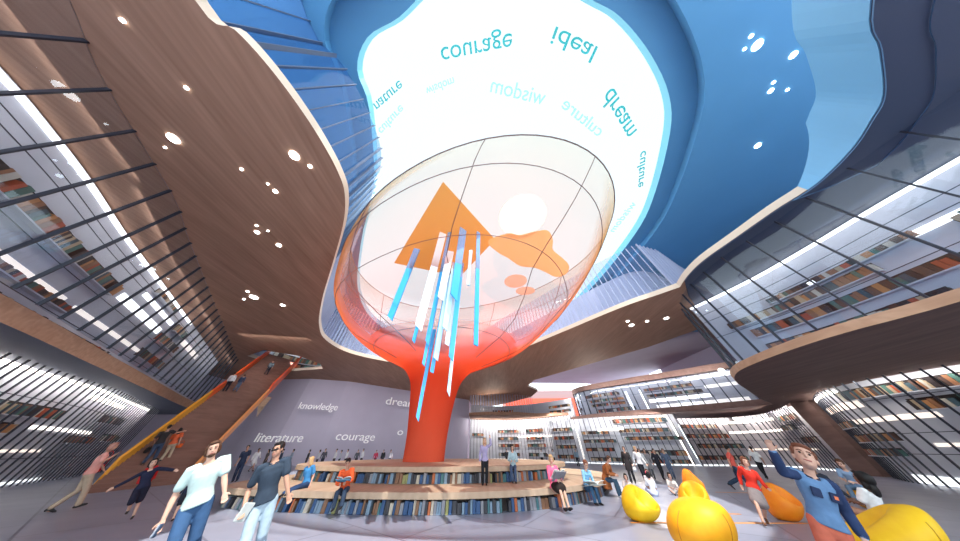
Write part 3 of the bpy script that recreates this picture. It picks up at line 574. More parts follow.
def book_mesh(w_, h, d):
    bm = bmesh.new(); t = .012
    box(bm, (0, 0, h / 2), (w_, d, h)); r = bmesh.ops.bevel(bm, geom=bm.edges[:], offset=min(.008, w_ * .12), segments=1, affect='EDGES'); me = bpy.data.meshes.new('book'); bm.to_mesh(me); bm.free(); return me
BMESH = {}
def add_book(p, ang, w_, h, col, label, group, tilt=0.0):
    key = (w_, h, col)
    if key not in BMESH:
        BMESH[key] = book_mesh(w_, h, .2); BMESH[key].materials.append(BM[col])
    o = bpy.data.objects.new('book', BMESH[key]); COL.objects.link(o); o.location = p
    o.rotation_euler = (0, tilt, ang); return tag(o, label, 'book', group)
random.seed(11)
WTS = ['blue'] * 6 + ['pale blue'] * 4 + ['brown'] * 4 + ['grey'] * 4 + ['cream'] * 2 + ['dark'] * 4 + ['rust'] * 2 + ['olive'] + ['teal'] * 2
def shelf_of_books(lp, d_in, z, hmax, x0, x1, word, pitch, ymax, cap):
    q = [p for p in inset(lp, d_in)]; k0 = min(range(len(q)), key=lambda i: math.hypot(q[i][0] - x0, q[i][1] - ymax)); seq = q[k0:] + q[:k0]
    pth = Path(seq, (-1.8, 0)); d = 0; n = 0
    while d < pth.L and n < cap:
        w_ = round(pitch * random.choice([.7, .85, 1, 1.2, 1.45]), 3); p, t = pth.at(d + w_ / 2)
        if p.x > x1: break
        if random.random() < .95:
            c = random.choice(WTS); h = round(hmax * random.choice([.78, .86, .93, .97]), 3)
            add_book((p.x, p.y, z + .001), math.atan2(t.y, t.x), w_ * .9, h, c, f'{c} book standing in the {word} row under the platform step', f'{c} books, {word} platform row'); n += 1
        d += w_
shelf_of_books(low, .25, 0, .34, -10, 6.0, 'lower', .115, 11.8, 150)
shelf_of_books(up, .25, .52, .345, -9.4, 4.6, 'upper', .125, 14.6, 115)

# ---------------------------------------------------------------- ramp stair to the upper floor
ramp = empty('ramp', (-19.8, 16.5, 0), 'long dark timber stair ramp with orange side panels rising to the upper floor at left', 'ramp'); rinv = Matrix.Translation(ramp.location).inverted()
A, B = Vector((-19.95, 14.5, 0)), Vector((-19.75, 18.5, 0)); Cc, D = Vector((-29.3, 26.8, 11.2)), Vector((-27.6, 30.0, 11.2))
def rp(u, v, dz=0):                       # u along the climb, v across (0 = left edge)
    a = A.lerp(Cc, u); b = B.lerp(D, u); return a.lerp(b, v) + Vector((0, 0, dz))
bm = bmesh.new(); NS = 72; top = []; 
for i in range(NS):
    u0, u1 = i / NS, (i + 1) / NS; z1 = 11.2 * u1
    for u, z in ((u0, z1), (u1, z1)):
        r = [rp(u, v) for v in (0, 1)]; top.append([Vector((q.x, q.y, z)) for q in r])
bot = [[rp(u, v, -.35) for v in (0, 1)] for u in (1, 0.03)]
seq = [[rp(0, v) for v in (0, 1)]] + top + bot
L0 = [bm.verts.new(a) for a, b in seq]; R0 = [bm.verts.new(b) for a, b in seq]; n = len(seq)
for i in range(n): bm.faces.new((L0[i], L0[(i + 1) % n], R0[(i + 1) % n], R0[i]))
bm.faces.new(L0[::-1]); bm.faces.new(R0)
o = obj('stair_flight', bm, M['ramp'], ramp); o.matrix_parent_inverse = rinv
def side(name, v0, v1, u0, u1, h0, h1, m, low_=-.35):
    bm = bmesh.new(); V = []
    for u, h in ((u0, h0), ((u0 + u1) / 2, (h0 + h1) / 2), (u1, h1)):
        V.append([bm.verts.new(rp(u, v, z)) for v, z in ((v0, low_), (v1, low_), (v1, h), (v0, h))])
    for a, b in zip(V, V[1:]):
        for j in range(4): bm.faces.new((a[j], a[(j + 1) % 4], b[(j + 1) % 4], b[j]))
    bm.faces.new(V[0][::-1]); bm.faces.new(V[-1]); o = obj(name, bm, m, ramp); o.matrix_parent_inverse = rinv; return o
M['amber_side'] = mat('amber_side_panel', (0.80, 0.36, 0.03), 0.4)
tag(side('side_panel', -.04, 0.0, .05, .40, .75, .95, M['amber_side']), 'amber lower side panel')
tag(side('side_panel', -.04, 0.0, .40, 1.0, .95, 1.0, M['orange_panel']), 'red-orange upper side panel')
tag(side('side_panel', 1.0, 1.05, .03, .52, .55, .75, M['amber_panel']), 'pale orange side panel')
tag(side('side_panel', 1.0, 1.05, .52, 1.0, 1.35, .9, M['orange_panel']), 'red-orange raised side panel')
bm = bmesh.new(); a = rp(.47, 1.06, -.3); b = rp(.56, 1.06, -.3); c_ = (a + b) / 2 + Vector((.2, .3, 0))
vs = [bm.verts.new(q) for q in (a, b, Vector((c_.x, c_.y, a.z - .9)), rp(.47, 1.2, -.3), rp(.56, 1.2, -.3))]
for f in ((0, 2, 1), (3, 4, 2), (0, 3, 2), (1, 2, 4), (0, 1, 4, 3)): bm.faces.new([vs[i] for i in f])
o = obj('landing_bracket', bm, M['plat_edge'], ramp); o.matrix_parent_inverse = rinv

# coloured books seen up through the stair opening
bookcase('bookcase', 'upper-floor bookcase seen through the stair opening above the ramp', [(-33, 30), (-29.5, 34.6), (-23, 35.2)], 11.2, 14, [(.05, .95, 12.2, 13, 'books'), (.05, .95, 11.3, 12.1, 'books')], toward=(-20, 20), pitch=.35)

# ---------------------------------------------------------------- round downlights
def downlight(x, y, r, z, label, group=None):
    bm = bmesh.new(); bmesh.ops.create_cone(bm, cap_ends=True, segments=28, radius1=r * .72, radius2=r * .75, depth=.05)
    o = obj('downlight', bm, M['down']); o.location = (x, y, z - .026); return tag(o, label, 'ceiling light', group)
DL = [(-10.58, -1.12, .07, 'small round light nearest the top edge of the left timber soffit'), (-10.31, .31, .07, 'small lone round light on the left timber soffit below the topmost one'), (-12.52, 1.79, .24, 'large round light nearest the left glass wall on the timber soffit'), (-13.23, 2.1, .05, 'tiny light beside the large one nearest the left glass wall'),
      (-10.8, 2.95, .07, 'small lone light in the middle of the left timber soffit'), (-8.02, 2.4, .24, 'large round light nearest the curved pale edge of the left soffit'), (-7.62, 2.83, .1, 'small bright light just beside the large one by the curved edge'), (-10.06, 3.95, .12, 'round light of the close pair midway down the left soffit'), (-10.14, 3.6, .06, 'tiny light of the close pair midway down the left soffit'),
      (-13.01, 6.34, .15, 'middle-sized light of the cluster of three in the left soffit'), (-12.66, 5.9, .08, 'upper small light of the cluster of three in the left soffit'), (-12.3, 6.25, .06, 'smallest right light of the cluster of three in the left soffit'), (-12.48, 7.3, .17, 'round light just below the cluster of three in the left soffit'),
      (-18.82, 12.78, .37, 'largest light of the lowest cluster in the left soffit'), (-18.62, 12.0, .13, 'small upper light of the lowest cluster in the left soffit'), (-19.9, 13.07, .11, 'small left light of the lowest cluster in the left soffit'), (-17.32, 13.98, .22, 'light standing apart right of the lowest cluster in the left soffit'),
      (15.44, 17.64, .29, 'brightest lower light in the timber soffit right of the funnel'), (14.57, 16.81, .18, 'left small light in the timber soffit right of the funnel'), (16.5, 16.81, .18, 'middle light in the timber soffit right of the funnel'), (17.98, 16.23, .26, 'rightmost light in the timber soffit right of the funnel')]
for x, y, r, lb in DL: downlight(x, y, r, 10.8, lb, 'downlights in the timber soffit')
for x, y, r, lb in [(14.12, -1.06, .27, 'largest round light on the blue ceiling'), (13.5, -1.35, .1, 'upper small light beside the largest one on the blue ceiling'), (13.6, -.93, .08, 'left tiny light beside the largest one on the blue ceiling'), (16.35, -.73, .19, 'lone round light right of the largest one on the blue ceiling'), (16.68, .62, .15, 'lower light of the close pair on the blue ceiling'), (16.46, .28, .09, 'upper light of the close pair on the blue ceiling'), (17.59, .58, .09, 'small light right of the close pair on the blue ceiling'), (18.81, 3.3, .21, 'lowest round light on the blue ceiling')]:
    downlight(x, y, r, 16.5, lb, 'downlights in the blue ceiling')
bm = bmesh.new(); ball(bm, (0, 0, 0), .17, 20, 14); M['globe'] = mat('globe_glass', (1, 1, 1), .3, emit=(.95, 1, 1), estr=2.5); o = obj('globe_lamp', bm, M['globe'], smooth=True); o.location = (17.6, 14.9, 5.6 + .17); tag(o, 'white globe lamp on the rounded tip of the right balcony', 'lamp')

# ---------------------------------------------------------------- lettering
def text(name, s, size, m, mtx, label, group, width=None, ext=.02):
    cu = bpy.data.curves.new(name, 'FONT'); cu.body = s; cu.size = size; cu.extrude = ext
    t = bpy.data.objects.new(name, cu); COL.objects.link(t); bpy.context.view_layer.update()
    me = bpy.data.meshes.new_from_object(t.evaluated_get(bpy.context.evaluated_depsgraph_get())); bpy.data.objects.remove(t)
    xs = [v.co.x for v in me.vertices]; x0, x1 = min(xs), max(xs); sx = (width / (x1 - x0)) if width else 1
    for v in me.vertices: v.co.x = (v.co.x - x0) * sx
    me.materials.clear(); me.materials.append(m); o = bpy.data.objects.new(name, me); COL.objects.link(o); o.matrix_world = mtx
    return tag(o, label, 'lettering', group)
OW = [('courage', (-2.03, -.95), (1.56, -1.43), 't', 'teal word courage at the top of the round skylight'), ('ideal', (3.65, -1.63), (5.96, -.99), 't', 'teal word ideal at the upper right of the skylight'), ('dream', (7.44, .42), (9.99, 2.41), 't', 'teal word dream at the right of the skylight'), ('culture', (11.27, 3.51), (12.57, 5.91), 't', 'teal word culture at the far right edge of the skylight'),
      ('wisdom', (12.94, 7.29), (12.51, 10.13), 'p', 'pale word wisdom at the lower right edge of the skylight'), ('wisdom', (3.72, 1.22), (.57, .66), 'p', 'large pale word wisdom in the middle of the skylight'), ('culture', (7.68, 2.78), (4.81, 1.31), 'p', 'pale slanting word culture right of the middle of the skylight'), ('wisdom', (-3.09, .5), (-1.47, .07), 'p', 'small pale word wisdom left of the middle of the skylight'),
      ('nature', (-6.3, 1.17), (-4.45, .18), 't', 'teal word nature at the left edge of the skylight, partly hidden'), ('culture', (-6.5, 2.4), (-4.7, 1.2), 'p', 'pale word culture at the left edge of the skylight, partly hidden')]
for s, a, b, k, lb in OW:
    a, b = Vector(a), Vector(b); sc = 16.05 / 14.7; a *= sc; b *= sc; t = (b - a); wd = t.length; ang = math.atan2(t.y, t.x); sz = wd / len(s) * 1.75
    text('skylight_lettering', s, sz, M['teal' if k == 't' else 'teal_pale'], Matrix.Translation((a.x, a.y, 17.66)) @ Matrix.Rotation(ang, 4, 'Z'), lb, 'words on the skylight', wd)
for s, a, b, sz, lb in [('knowledge', (-29.3, 37.7, 6.35), (-24.1, 39.5, 6.35), 1.25, 'white word knowledge high on the lavender back wall'), ('literature', (-32.8, 37.7, 2.45), (-26.6, 38.7, 2.45), 1.45, 'white word literature low on the lavender back wall'), ('courage', (-23.3, 40.1, 2.75), (-18.8, 43.95, 2.75), 1.45, 'white word courage on the lavender back wall'), ('dream', (-18.7, 44.0, 7.9), (-14, 48, 7.9), 1.7, 'white word dream on the lavender back wall left of the red stem'), ('o', (-15.9, 46.3, 3.6), (-15.1, 47, 3.6), 1.4, 'white letter o on the lavender wall beside the red stem')]:
    a, b = Vector(a), Vector(b); t = b - a; ang = math.atan2(t.y, t.x); n = Vector((math.sin(ang), -math.cos(ang), 0)) * 1.15
    text('wall_lettering', s, sz, M['letter'], Matrix.Translation(a + n) @ Matrix.Rotation(ang, 4, 'Z') @ Matrix.Rotation(PI / 2, 4, 'X'), lb, 'words on the lavender wall', t.length, .05)

# ---------------------------------------------------------------- the neighbouring building beyond the gap
M['red_roof'] = mat('red_roof', (0.75, 0.10, 0.05), 0.6); M['lattice'] = mat('white_facade', (0.26, 0.20, 0.21), 0.7)
nb = empty('neighbouring_building', (30, 92, 0), 'white and red building outside, seen through the gap at the back', 'building')
bm = bmesh.new(); prism(bm, [(-20, -4), (26, -6), (26, 10), (-20, 10)], 0, 16.2); obj('podium', bm, M['red_roof'], nb)
bm = bmesh.new(); prism(bm, [(-14, 0), (24, -3), (24, 9), (-14, 9)], 16.2, 19.5); obj('facade', bm, M['lattice'], nb)

# floor stripes
M['stripe'] = mat('orange_stripe', (0.75, 0.30, 0.05), 0.5)
for k, (p, q) in enumerate([((4.6, 9.45), (12.2, 9.35)), ((12.4, 15.2), (14.2, 14.9)), ((8.2, 10.6), (9.0, 10.5))]):
    a, b = Vector(p), Vector(q); bm = bmesh.new(); t = b - a; box(bm, ((a.x + b.x) / 2, (a.y + b.y) / 2, .004), (t.length, .09, .006), math.atan2(t.y, t.x)); struct(f'trim_{k + 2}', bm, M['stripe'])


# ---------------------------------------------------------------- people
def pm(name, c, rough=.75): return mat(name, c, rough, spec=.25)
SKIN = {'fair': pm('fair_skin', (.60, .36, .27), .55), 'mid': pm('tan_skin', (.48, .26, .18), .55), 'dark': pm('brown_skin', (.20, .10, .065), .55)}
HAIR = {'black': pm('black_hair', (.012, .010, .010), .5), 'brown': pm('brown_hair', (.09, .04, .022), .5), 'auburn': pm('auburn_hair', (.16, .055, .03), .5), 'blond': pm('blond_hair', (.48, .30, .14), .5), 'pinkish': pm('reddish_grey_hair', (.36, .17, .13), .5)}
EYE = pm('dark_eye', (.02, .015, .015), .3); LIP = pm('lips', (.42, .13, .11), .5); SHOE = pm('dark_shoe', (.02, .018, .02), .4); SHOEW = pm('white_shoe', (.7, .7, .7), .5); SHOEB = pm('brown_shoe', (.14, .06, .03), .5); SOCK = pm('white_sock', (.8, .8, .8))
CM = {}
def cloth(c):
    if c not in CM: CM[c] = noisy('cloth_%d' % len(CM), tuple(v * .86 for v in c), tuple(min(1, v * 1.1) for v in c), nscale=9, rough=.85, bump=.12, spec=.15)
    return CM[c]

V3 = Vector
def stand():
    return dict(pel=V3((0, 0, .93)), che=V3((0, 0, 1.28)), neck=V3((0, .005, 1.46)), head=V3((0, .02, 1.63)),
        hl=V3((-.09, 0, .90)), hr=V3((.09, 0, .90)), kl=V3((-.10, .02, .49)), kr=V3((.10, .02, .49)), al=V3((-.10, -.02, .085)), ar=V3((.10, -.02, .085)),
        sl=V3((-.185, 0, 1.42)), sr=V3((.185, 0, 1.42)), el=V3((-.24, -.03, 1.14)), er=V3((.24, -.03, 1.14)), wl=V3((-.25, .06, .90)), wr=V3((.25, .06, .90)), look=V3((0, 1, 0)))
def walk(k=1.0, arm=1.0):
    j = stand()
    j.update(kr=V3((.09, .20 * k, .50)), ar=V3((.09, .30 * k, .10)), kl=V3((-.09, .03, .48)), al=V3((-.09, -.30 * k, .15)), el=V3((-.24, .07 * arm, 1.15)), wl=V3((-.25, .24 * arm, .95)), er=V3((.25, -.12 * arm, 1.15)), wr=V3((.27, -.10 * arm, .90)))
    return j
def sit(seat=.45, lean=.05, hold=True):
    j = stand(); dz = seat + .09 - .93
    for k in ('pel', 'che', 'neck', 'head', 'hl', 'hr', 'sl', 'sr', 'el', 'er', 'wl', 'wr'): j[k] = j[k] + V3((0, 0, dz))
    for k, f in (('che', .5), ('neck', 1), ('head', 1.5), ('sl', 1), ('sr', 1)): j[k] = j[k] + V3((0, lean * f * 1.6, 0))
    z = seat + .07
    j.update(kl=V3((-.12, .42, z)), kr=V3((.12, .42, z)), al=V3((-.12, .46, max(.085, z - .43))), ar=V3((.12, .46, max(.085, z - .43))))
    if hold: j.update(el=V3((-.24, .10 + lean, seat + .28)), er=V3((.24, .10 + lean, seat + .28)), wl=V3((-.10, .32 + lean, seat + .27)), wr=V3((.10, .32 + lean, seat + .27)))
    return j
def floor_sit():
    j = sit(.03, .08); j.update(kl=V3((-.26, .30, .20)), kr=V3((.26, .30, .20)), al=V3((-.08, .42, .07)), ar=V3((.08, .46, .07))); return j
def kid(j, f=1.32):                        # a child's proportions: larger head, shorter legs
    j['_hs'] = f; return j
def remesh(o, v, sm=2):
    m = o.modifiers.new('skin', 'REMESH'); m.mode = 'VOXEL'; m.voxel_size = v; m.use_smooth_shade = True
    s = o.modifiers.new('smooth', 'SMOOTH'); s.factor = .5; s.iterations = sm

def hand(bm, wrist, elbow, sc, side, spread=0.0, lod=0):
    d = (wrist - elbow).normalized(); up = V3((0, 1, 0)); a = d.cross(up)
    if a.length < .2: a = d.cross(V3((1, 0, 0)))
    a.normalize(); b = a.cross(d).normalized()          # a across the knuckles, b out of the palm
    c = wrist + d * .05 * sc
    tube(bm, [wrist, c, wrist + d * .09 * sc], [(.026 * sc, .020 * sc), (.040 * sc, .018 * sc), (.038 * sc, .015 * sc)], 10, True, b)
    for i, (o_, ln) in enumerate(((-.029, .062), (-.010, .072), (.010, .068), (.029, .054))):
        p0 = wrist + d * .075 * sc + a * o_ * sc; dd = (d + a * o_ * (3 + spread)).normalized()
        p1 = p0 + dd * ln * .55 * sc; p2 = p1 + (dd * .8 + b * .45).normalized() * ln * .6 * sc
        tube(bm, [p0, p1, p2], [.0105 * sc, .0095 * sc, .0085 * sc], 6)
    p0 = wrist + d * .03 * sc - a * .026 * sc * side; p1 = p0 + (d * .55 - a * .7 * side + b * .3).normalized() * .035 * sc; p2 = p1 + (d * .9 - a * .25 * side + b * .3).normalized() * .032 * sc
    tube(bm, [p0, p1, p2], [.013 * sc, .0115 * sc, .010 * sc], 6)

def person(label, pos, face, j, H=1.75, up=(0, 0, 1), skin='fair', hair='brown', hairlen=0, top=(.5, .5, .5), sleeve='short', bottom=(.1, .15, .3), legs='trousers', shoes=None, lod=1, female=False, group=None, cap=None, beard=False, collar=None, glasses=False):
    """one figure: body (one continuous surface) with hair and clothing as its parts"""
    root = empty('person', pos, label, 'person', group); sc = H / 1.75; hs = j.get('_hs', 1.0); vox = {0: .0085, 1: .016, 2: .03}[lod]
    yaw = math.atan2(-face[0], face[1]); U = V3(up).normalized(); R = V3((0, 0, 1)).rotation_difference(U).to_matrix().to_4x4() @ Matrix.Rotation(yaw, 4, 'Z')
    root.matrix_world = Matrix.Translation(V3(pos)) @ R @ Matrix.Scale(sc, 4)
    J = j; sw = .92 if female else 1.0; bw = .88 if female else 1.0
    def add(name, bm, m, v=vox, rm=True, sm=2, label_=None):
        o = obj(name, bm, m, root, True)
        if rm: remesh(o, v / sc if lod else v, sm)
        if label_: o['label'] = label_
        return o
    lk = J['look'].normalized(); Hc = J['head'] + V3((0, 0, (hs - 1) * .10)); HR = Matrix((lk.cross(V3((0, 0, 1))).normalized(), lk, lk.cross(V3((0, 0, 1))).normalized().cross(lk))).transposed()
    hp = lambda x, y, z: Hc + HR @ (V3((x, y, z)) * hs)
    # ---- body
    bm = bmesh.new()
    def head_part(c, r, seg=18, rg=12):
        tmp = bmesh.new(); ball(tmp, (0, 0, 0), r, seg, rg); tmp.transform(Matrix.Translation(hp(*c)) @ HR.to_4x4() @ Matrix.Scale(hs, 4)); me = bpy.data.meshes.new('t'); tmp.to_mesh(me); tmp.free(); bm.from_mesh(me); bpy.data.meshes.remove(me)
    head_part((0, -.012, .028), (.074, .094, .092)); head_part((0, .018, -.035), (.060, .070, .075)); head_part((0, .048, -.078), (.032, .030, .026))
    head_part((0, .088, -.018), (.0125, .020, .016), 8, 6); head_part((0, .082, .005), (.010, .014, .028), 8, 6)
    for s_ in (-1, 1): head_part((s_ * .074, -.008, -.008), (.011, .020, .030), 8, 6)
    tube(bm, [J['neck'] - V3((0, .01, .06)), J['neck'], hp(0, -.02, -.05)], [.060 * sw, .052 * sw, .050 * sw], 12)
    wst = J['pel'].lerp(J['che'], .45)
    T = [(J['pel'] - V3((0, 0, .07)), (.125 if female else .12, .10)), (J['pel'] + V3((0, 0, .02)), (.160 if female else .150, .112)), (wst, (.122 * bw, .095)), (J['che'], (.155 * sw, .112)), (J['sl'].lerp(J['sr'], .5) - V3((0, 0, .05)), (.165 * sw, .098)), (J['neck'] - V3((0, 0, .035)), (.085, .065))]
    ax = (J['sr'] - J['sl']).normalized()
    def torso(b, g, lo=0, hi=6): tube(b, [t[0] for t in T[lo:hi]], [(t[1][0] + g, t[1][1] + g) for t in T[lo:hi]], 18, True, ax.cross(V3((0, 0, 1))).normalized())
    torso(bm, -.006)
    def limb(b, pts, rad, g=0.0, n=10): tube(b, pts, [r + g for r in rad], n)
    for s_ in 'lr':
        sh, e, wv = J['s' + s_], J['e' + s_], J['w' + s_]; sh2 = V3((sh.x * sw, sh.y, sh.z))
        limb(bm, [sh2.lerp(J['neck'], .3) - V3((0, 0, .02)), sh2, sh2.lerp(e, .5), e, e.lerp(wv, .35), wv], [.045, .054 * sw, .046 * sw, .038 * sw, .039 * sw, .026])
        hand(bm, wv, e, 1.0 * (1 + (hs - 1) * .35), 1 if s_ == 'l' else -1, lod=lod)
        h, k, a = J['h' + s_], J['k' + s_], J['a' + s_]
        limb(bm, [h, h.lerp(k, .5), k, k.lerp(a, .35), a], [.082, .070, .053, .052, .036])
        ft = (k - a).cross(V3((1, 0, 0))); ft = V3((0, 1, 0)) if abs(ft.y) < .3 else V3((0, 1, ft.z / abs(ft.y) * .6)).normalized()
        J['f' + s_] = ft; limb(bm, [a + V3((0, -.03, -.035)), a + ft * .09 + V3((0, 0, -.045))], [.034, .030])
    body = add('body', bm, SKIN[skin], min(vox, .014) if lod < 2 else vox)
    # ---- face details
    if lod < 2:
        for s_ in (-1, 1):
            bm = bmesh.new(); ball(bm, hp(s_ * .030, .078, .012), .0095 * hs, 8, 6); obj('eye', bm, EYE, root, True)
            bm = bmesh.new(); tube(bm, [hp(s_ * .016, .088, .032), hp(s_ * .032, .086, .036), hp(s_ * .046, .076, .031)], [.0045 * hs] * 3, 6); obj('eyebrow', bm, HAIR[hair], root, True)
        bm = bmesh.new(); tube(bm, [hp(-.022, .081, -.055), hp(0, .088, -.057), hp(.022, .081, -.055)], [.0055 * hs] * 3, 6); obj('mouth', bm, LIP, root, True)
    if beard:
        bm = bmesh.new(); ball(bm, hp(0, .036, -.078), (.050, .050, .038), 14, 10); add('beard', bm, HAIR[hair], .012)
    if glasses:
        bm = bmesh.new(); tube(bm, [hp(-.055, .082, .012), hp(-.02, .094, .010), hp(.02, .094, .010), hp(.055, .082, .012)], [(.014, .006)] * 4, 8); obj('sunglasses', bm, EYE, root, True)
    # ---- hair
    bm = bmesh.new(); hm = HAIR[hair]
    def hpart(c, r):
        tmp = bmesh.new(); ball(tmp, (0, 0, 0), r, 18, 12); tmp.transform(Matrix.Translation(hp(*c)) @ HR.to_4x4() @ Matrix.Scale(hs, 4)); me = bpy.data.meshes.new('t'); tmp.to_mesh(me); tmp.free(); bm.from_mesh(me); bpy.data.meshes.remove(me)
    hpart((0, -.034, .050), (.085, .094, .088)); hpart((0, .030, .098), (.066, .056, .030))
    for s_ in (-1, 1): hpart((s_ * .066, .006, .045), (.020, .045, .045))
    if hairlen == 0: hpart((0, -.055, -.01), (.068, .052, .055))
    if hairlen >= 1: hpart((0, -.058, -.03), (.088, .062, .085)); [hpart((s_ * .074, -.004, -.01), (.024, .040, .070)) for s_ in (-1, 1)]
    if hairlen >= 2: hpart((0, -.075, -.12), (.088, .050, .12)); [hpart((s_ * .078, -.01, -.07), (.024, .034, .085)) for s_ in (-1, 1)]
    if hairlen == 3: hpart((0, -.045, .03), (.115, .105, .115))
    if hairlen == 4: hpart((0, -.10, .11), (.045, .045, .045))
    add('hair', bm, hm, min(vox, .014) if lod < 2 else vox, sm=1)
    if cap:
        bm = bmesh.new(); ball(bm, hp(0, -.014, .060), (.092 * hs, .108 * hs, .078 * hs), 18, 12); tube(bm, [hp(-.05, .10, .055), hp(0, .145, .045), hp(.05, .10, .055)], [(.03, .008)] * 3, 8); add('cap', bm, cloth(cap), .016)
    # ---- clothes
    bm = bmesh.new(); g = .020 if sleeve != 'coat' else .036
    Tl = 1 if legs in ('trousers', 'shorts') and sleeve != 'coat' else 0
    low = T[1][0] - V3((0, 0, .06)) if True else None
    tt = [(low, (T[1][1][0] + .012, T[1][1][1] + .012))] + [T[1], T[2], T[3], T[4], T[5]]
    if sleeve == 'coat': tt = [(J['pel'] - V3((0, 0, .34)), (.20, .15))] + tt
    tube(bm, [t[0] for t in tt], [(t[1][0] + g, t[1][1] + g) for t in tt[:-1]] + [(.085, .07)], 18, False, ax.cross(V3((0, 0, 1))).normalized())
    for s_ in 'lr':
        sh, e, wv = J['s' + s_], J['e' + s_], J['w' + s_]; sh2 = V3((sh.x * sw, sh.y, sh.z))
        gg = .016 if sleeve != 'coat' else .026
        if sleeve == 'short': limb(bm, [sh2.lerp(J['neck'], .35) - V3((0, 0, .015)), sh2, sh2.lerp(e, .4), sh2.lerp(e, .72)], [.05, .058 * sw, .056 * sw, .054 * sw], gg)
        else: limb(bm, [sh2.lerp(J['neck'], .35) - V3((0, 0, .015)), sh2, sh2.lerp(e, .5), e, e.lerp(wv, .4), e.lerp(wv, .93)], [.05, .056 * sw, .050 * sw, .044, .042, .034], gg)
    add('coat' if sleeve == 'coat' else 'shirt', bm, cloth(top), max(vox, .012))
    if collar:
        bm = bmesh.new(); cN = J['neck'] + V3((0, .0, -.012)); tube(bm, [cN + V3((.072 * math.cos(t), .062 * math.sin(t), -.02 * math.sin(t))) for t in [PI * .6 + PI * 1.8 * q / 10 for q in range(11)]], [(.012, .020)] * 11, 8); add('collar', bm, cloth(collar), .012)
    bm = bmesh.new()
    if legs in ('trousers', 'shorts'):
        tube(bm, [T[0][0] - V3((0, 0, .02)), T[0][0] + V3((0, 0, .04)), T[1][0] + V3((0, 0, .06))], [(T[0][1][0] + .01, T[0][1][1] + .01), (T[1][1][0] + .008, T[1][1][1] + .006), (T[1][1][0] - .002, T[1][1][1] - .004)], 16, True, ax.cross(V3((0, 0, 1))).normalized())
        for s_ in 'lr':
            h, k, a = J['h' + s_], J['k' + s_], J['a' + s_]
            if legs == 'trousers': limb(bm, [h, h.lerp(k, .5), k, k.lerp(a, .4), k.lerp(a, .96)], [.085, .076, .062, .060, .056], .014, 12)
            else: limb(bm, [h, h.lerp(k, .5), h.lerp(k, .92)], [.086, .082, .076], .018, 12)
        add('trousers' if legs == 'trousers' else 'shorts', bm, cloth(bottom), max(vox, .012))
    else:
        kk = J['kl'].lerp(J['kr'], .5); d = kk - J['pel']; e_ = J['pel'] + d * .86
        tube(bm, [T[1][0] + V3((0, 0, .07)), T[1][0], J['pel'] + d * .45, e_], [(.135, .10), (.165, .125), (.20, .14), (.215, .15)], 18, True, ax.cross(V3((0, 0, 1))).normalized() if abs(d.z) > abs(d.y) else V3((0, 0, 1)))
        add('skirt', bm, cloth(bottom), max(vox, .014))
    for s_ in 'lr':
        a = J['a' + s_]; ft = J['f' + s_]; bm = bmesh.new()
        tube(bm, [a + V3((0, -.045, -.032)), a + V3((0, .02, -.03)), a + ft * .10 + V3((0, 0, -.042)), a + ft * .165 + V3((0, 0, -.05))], [(.040, .042), (.043, .048), (.046, .034), (.036, .026)], 12, True, V3((0, 0, 1)))
        add('shoe', bm, shoes or SHOE, max(vox, .012))
    return root

def book_open(p, rz, tilt, label, cover=(.3, .32, .36), s=1.0, up=None):
    r = empty('open_book', p, label, 'book')
    for q in (-1, 1):
        bm = bmesh.new(); n = 6; lo, hi = [], []
        for i in range(n + 1):
            x = q * i / n * .20 * s; z = .022 * math.sin(PI * (i / n) ** .7) * s + .05 * s * i / n
            for y in (-.14 * s, .14 * s): lo.append(bm.verts.new((x, y, z))); hi.append(bm.verts.new((x, y, z + .012)))
        for i in range(n):
            a, b, c, d = 2 * i, 2 * i + 1, 2 * i + 3, 2 * i + 2
            bm.faces.new([lo[k] for k in (a, b, c, d)]); bm.faces.new([hi[k] for k in (d, c, b, a)]); bm.faces.new((lo[a], lo[d], hi[d], hi[a])); bm.faces.new((lo[c], lo[b], hi[b], hi[c]))
        bm.faces.new((lo[0], hi[0], hi[1], lo[1])); bm.faces.new((lo[2 * n], lo[2 * n + 1], hi[2 * n + 1], hi[2 * n])); obj('page_block', bm, pm('paper', (.72, .72, .70)), r)
    bm = bmesh.new(); box(bm, (0, 0, -.006), (.42 * s, .30 * s, .010)); obj('cover', bm, cloth(cover), r); r.rotation_euler = (tilt, 0, rz); return r
def bag(name, p, sz, col, label, cat, rz=0.0, strap=.3, up=None):
    r = empty(name, p, label, cat); bm = bmesh.new(); box(bm, (0, 0, sz[2] / 2), sz); bmesh.ops.bevel(bm, geom=bm.edges[:], offset=min(sz) * .3, segments=3, affect='EDGES'); obj('pouch', bm, cloth(col), r, True)
    if strap:
        bm = bmesh.new(); tube(bm, [V3((sz[0] * .42 * math.cos(t), 0, sz[2] * .9 + strap * math.sin(t))) for t in [PI * i / 10 for i in range(11)]], [.012] * 11, 6); obj('strap', bm, cloth(tuple(c * .7 for c in col)), r, True)
    r.rotation_euler = (0, 0, rz)
    if up: r.matrix_world = Matrix.Translation(V3(p)) @ V3((0, 0, 1)).rotation_difference(V3(up).normalized()).to_matrix().to_4x4() @ Matrix.Rotation(rz, 4, 'Z')
    return r
def at(root, local): return root.matrix_world @ V3(local)

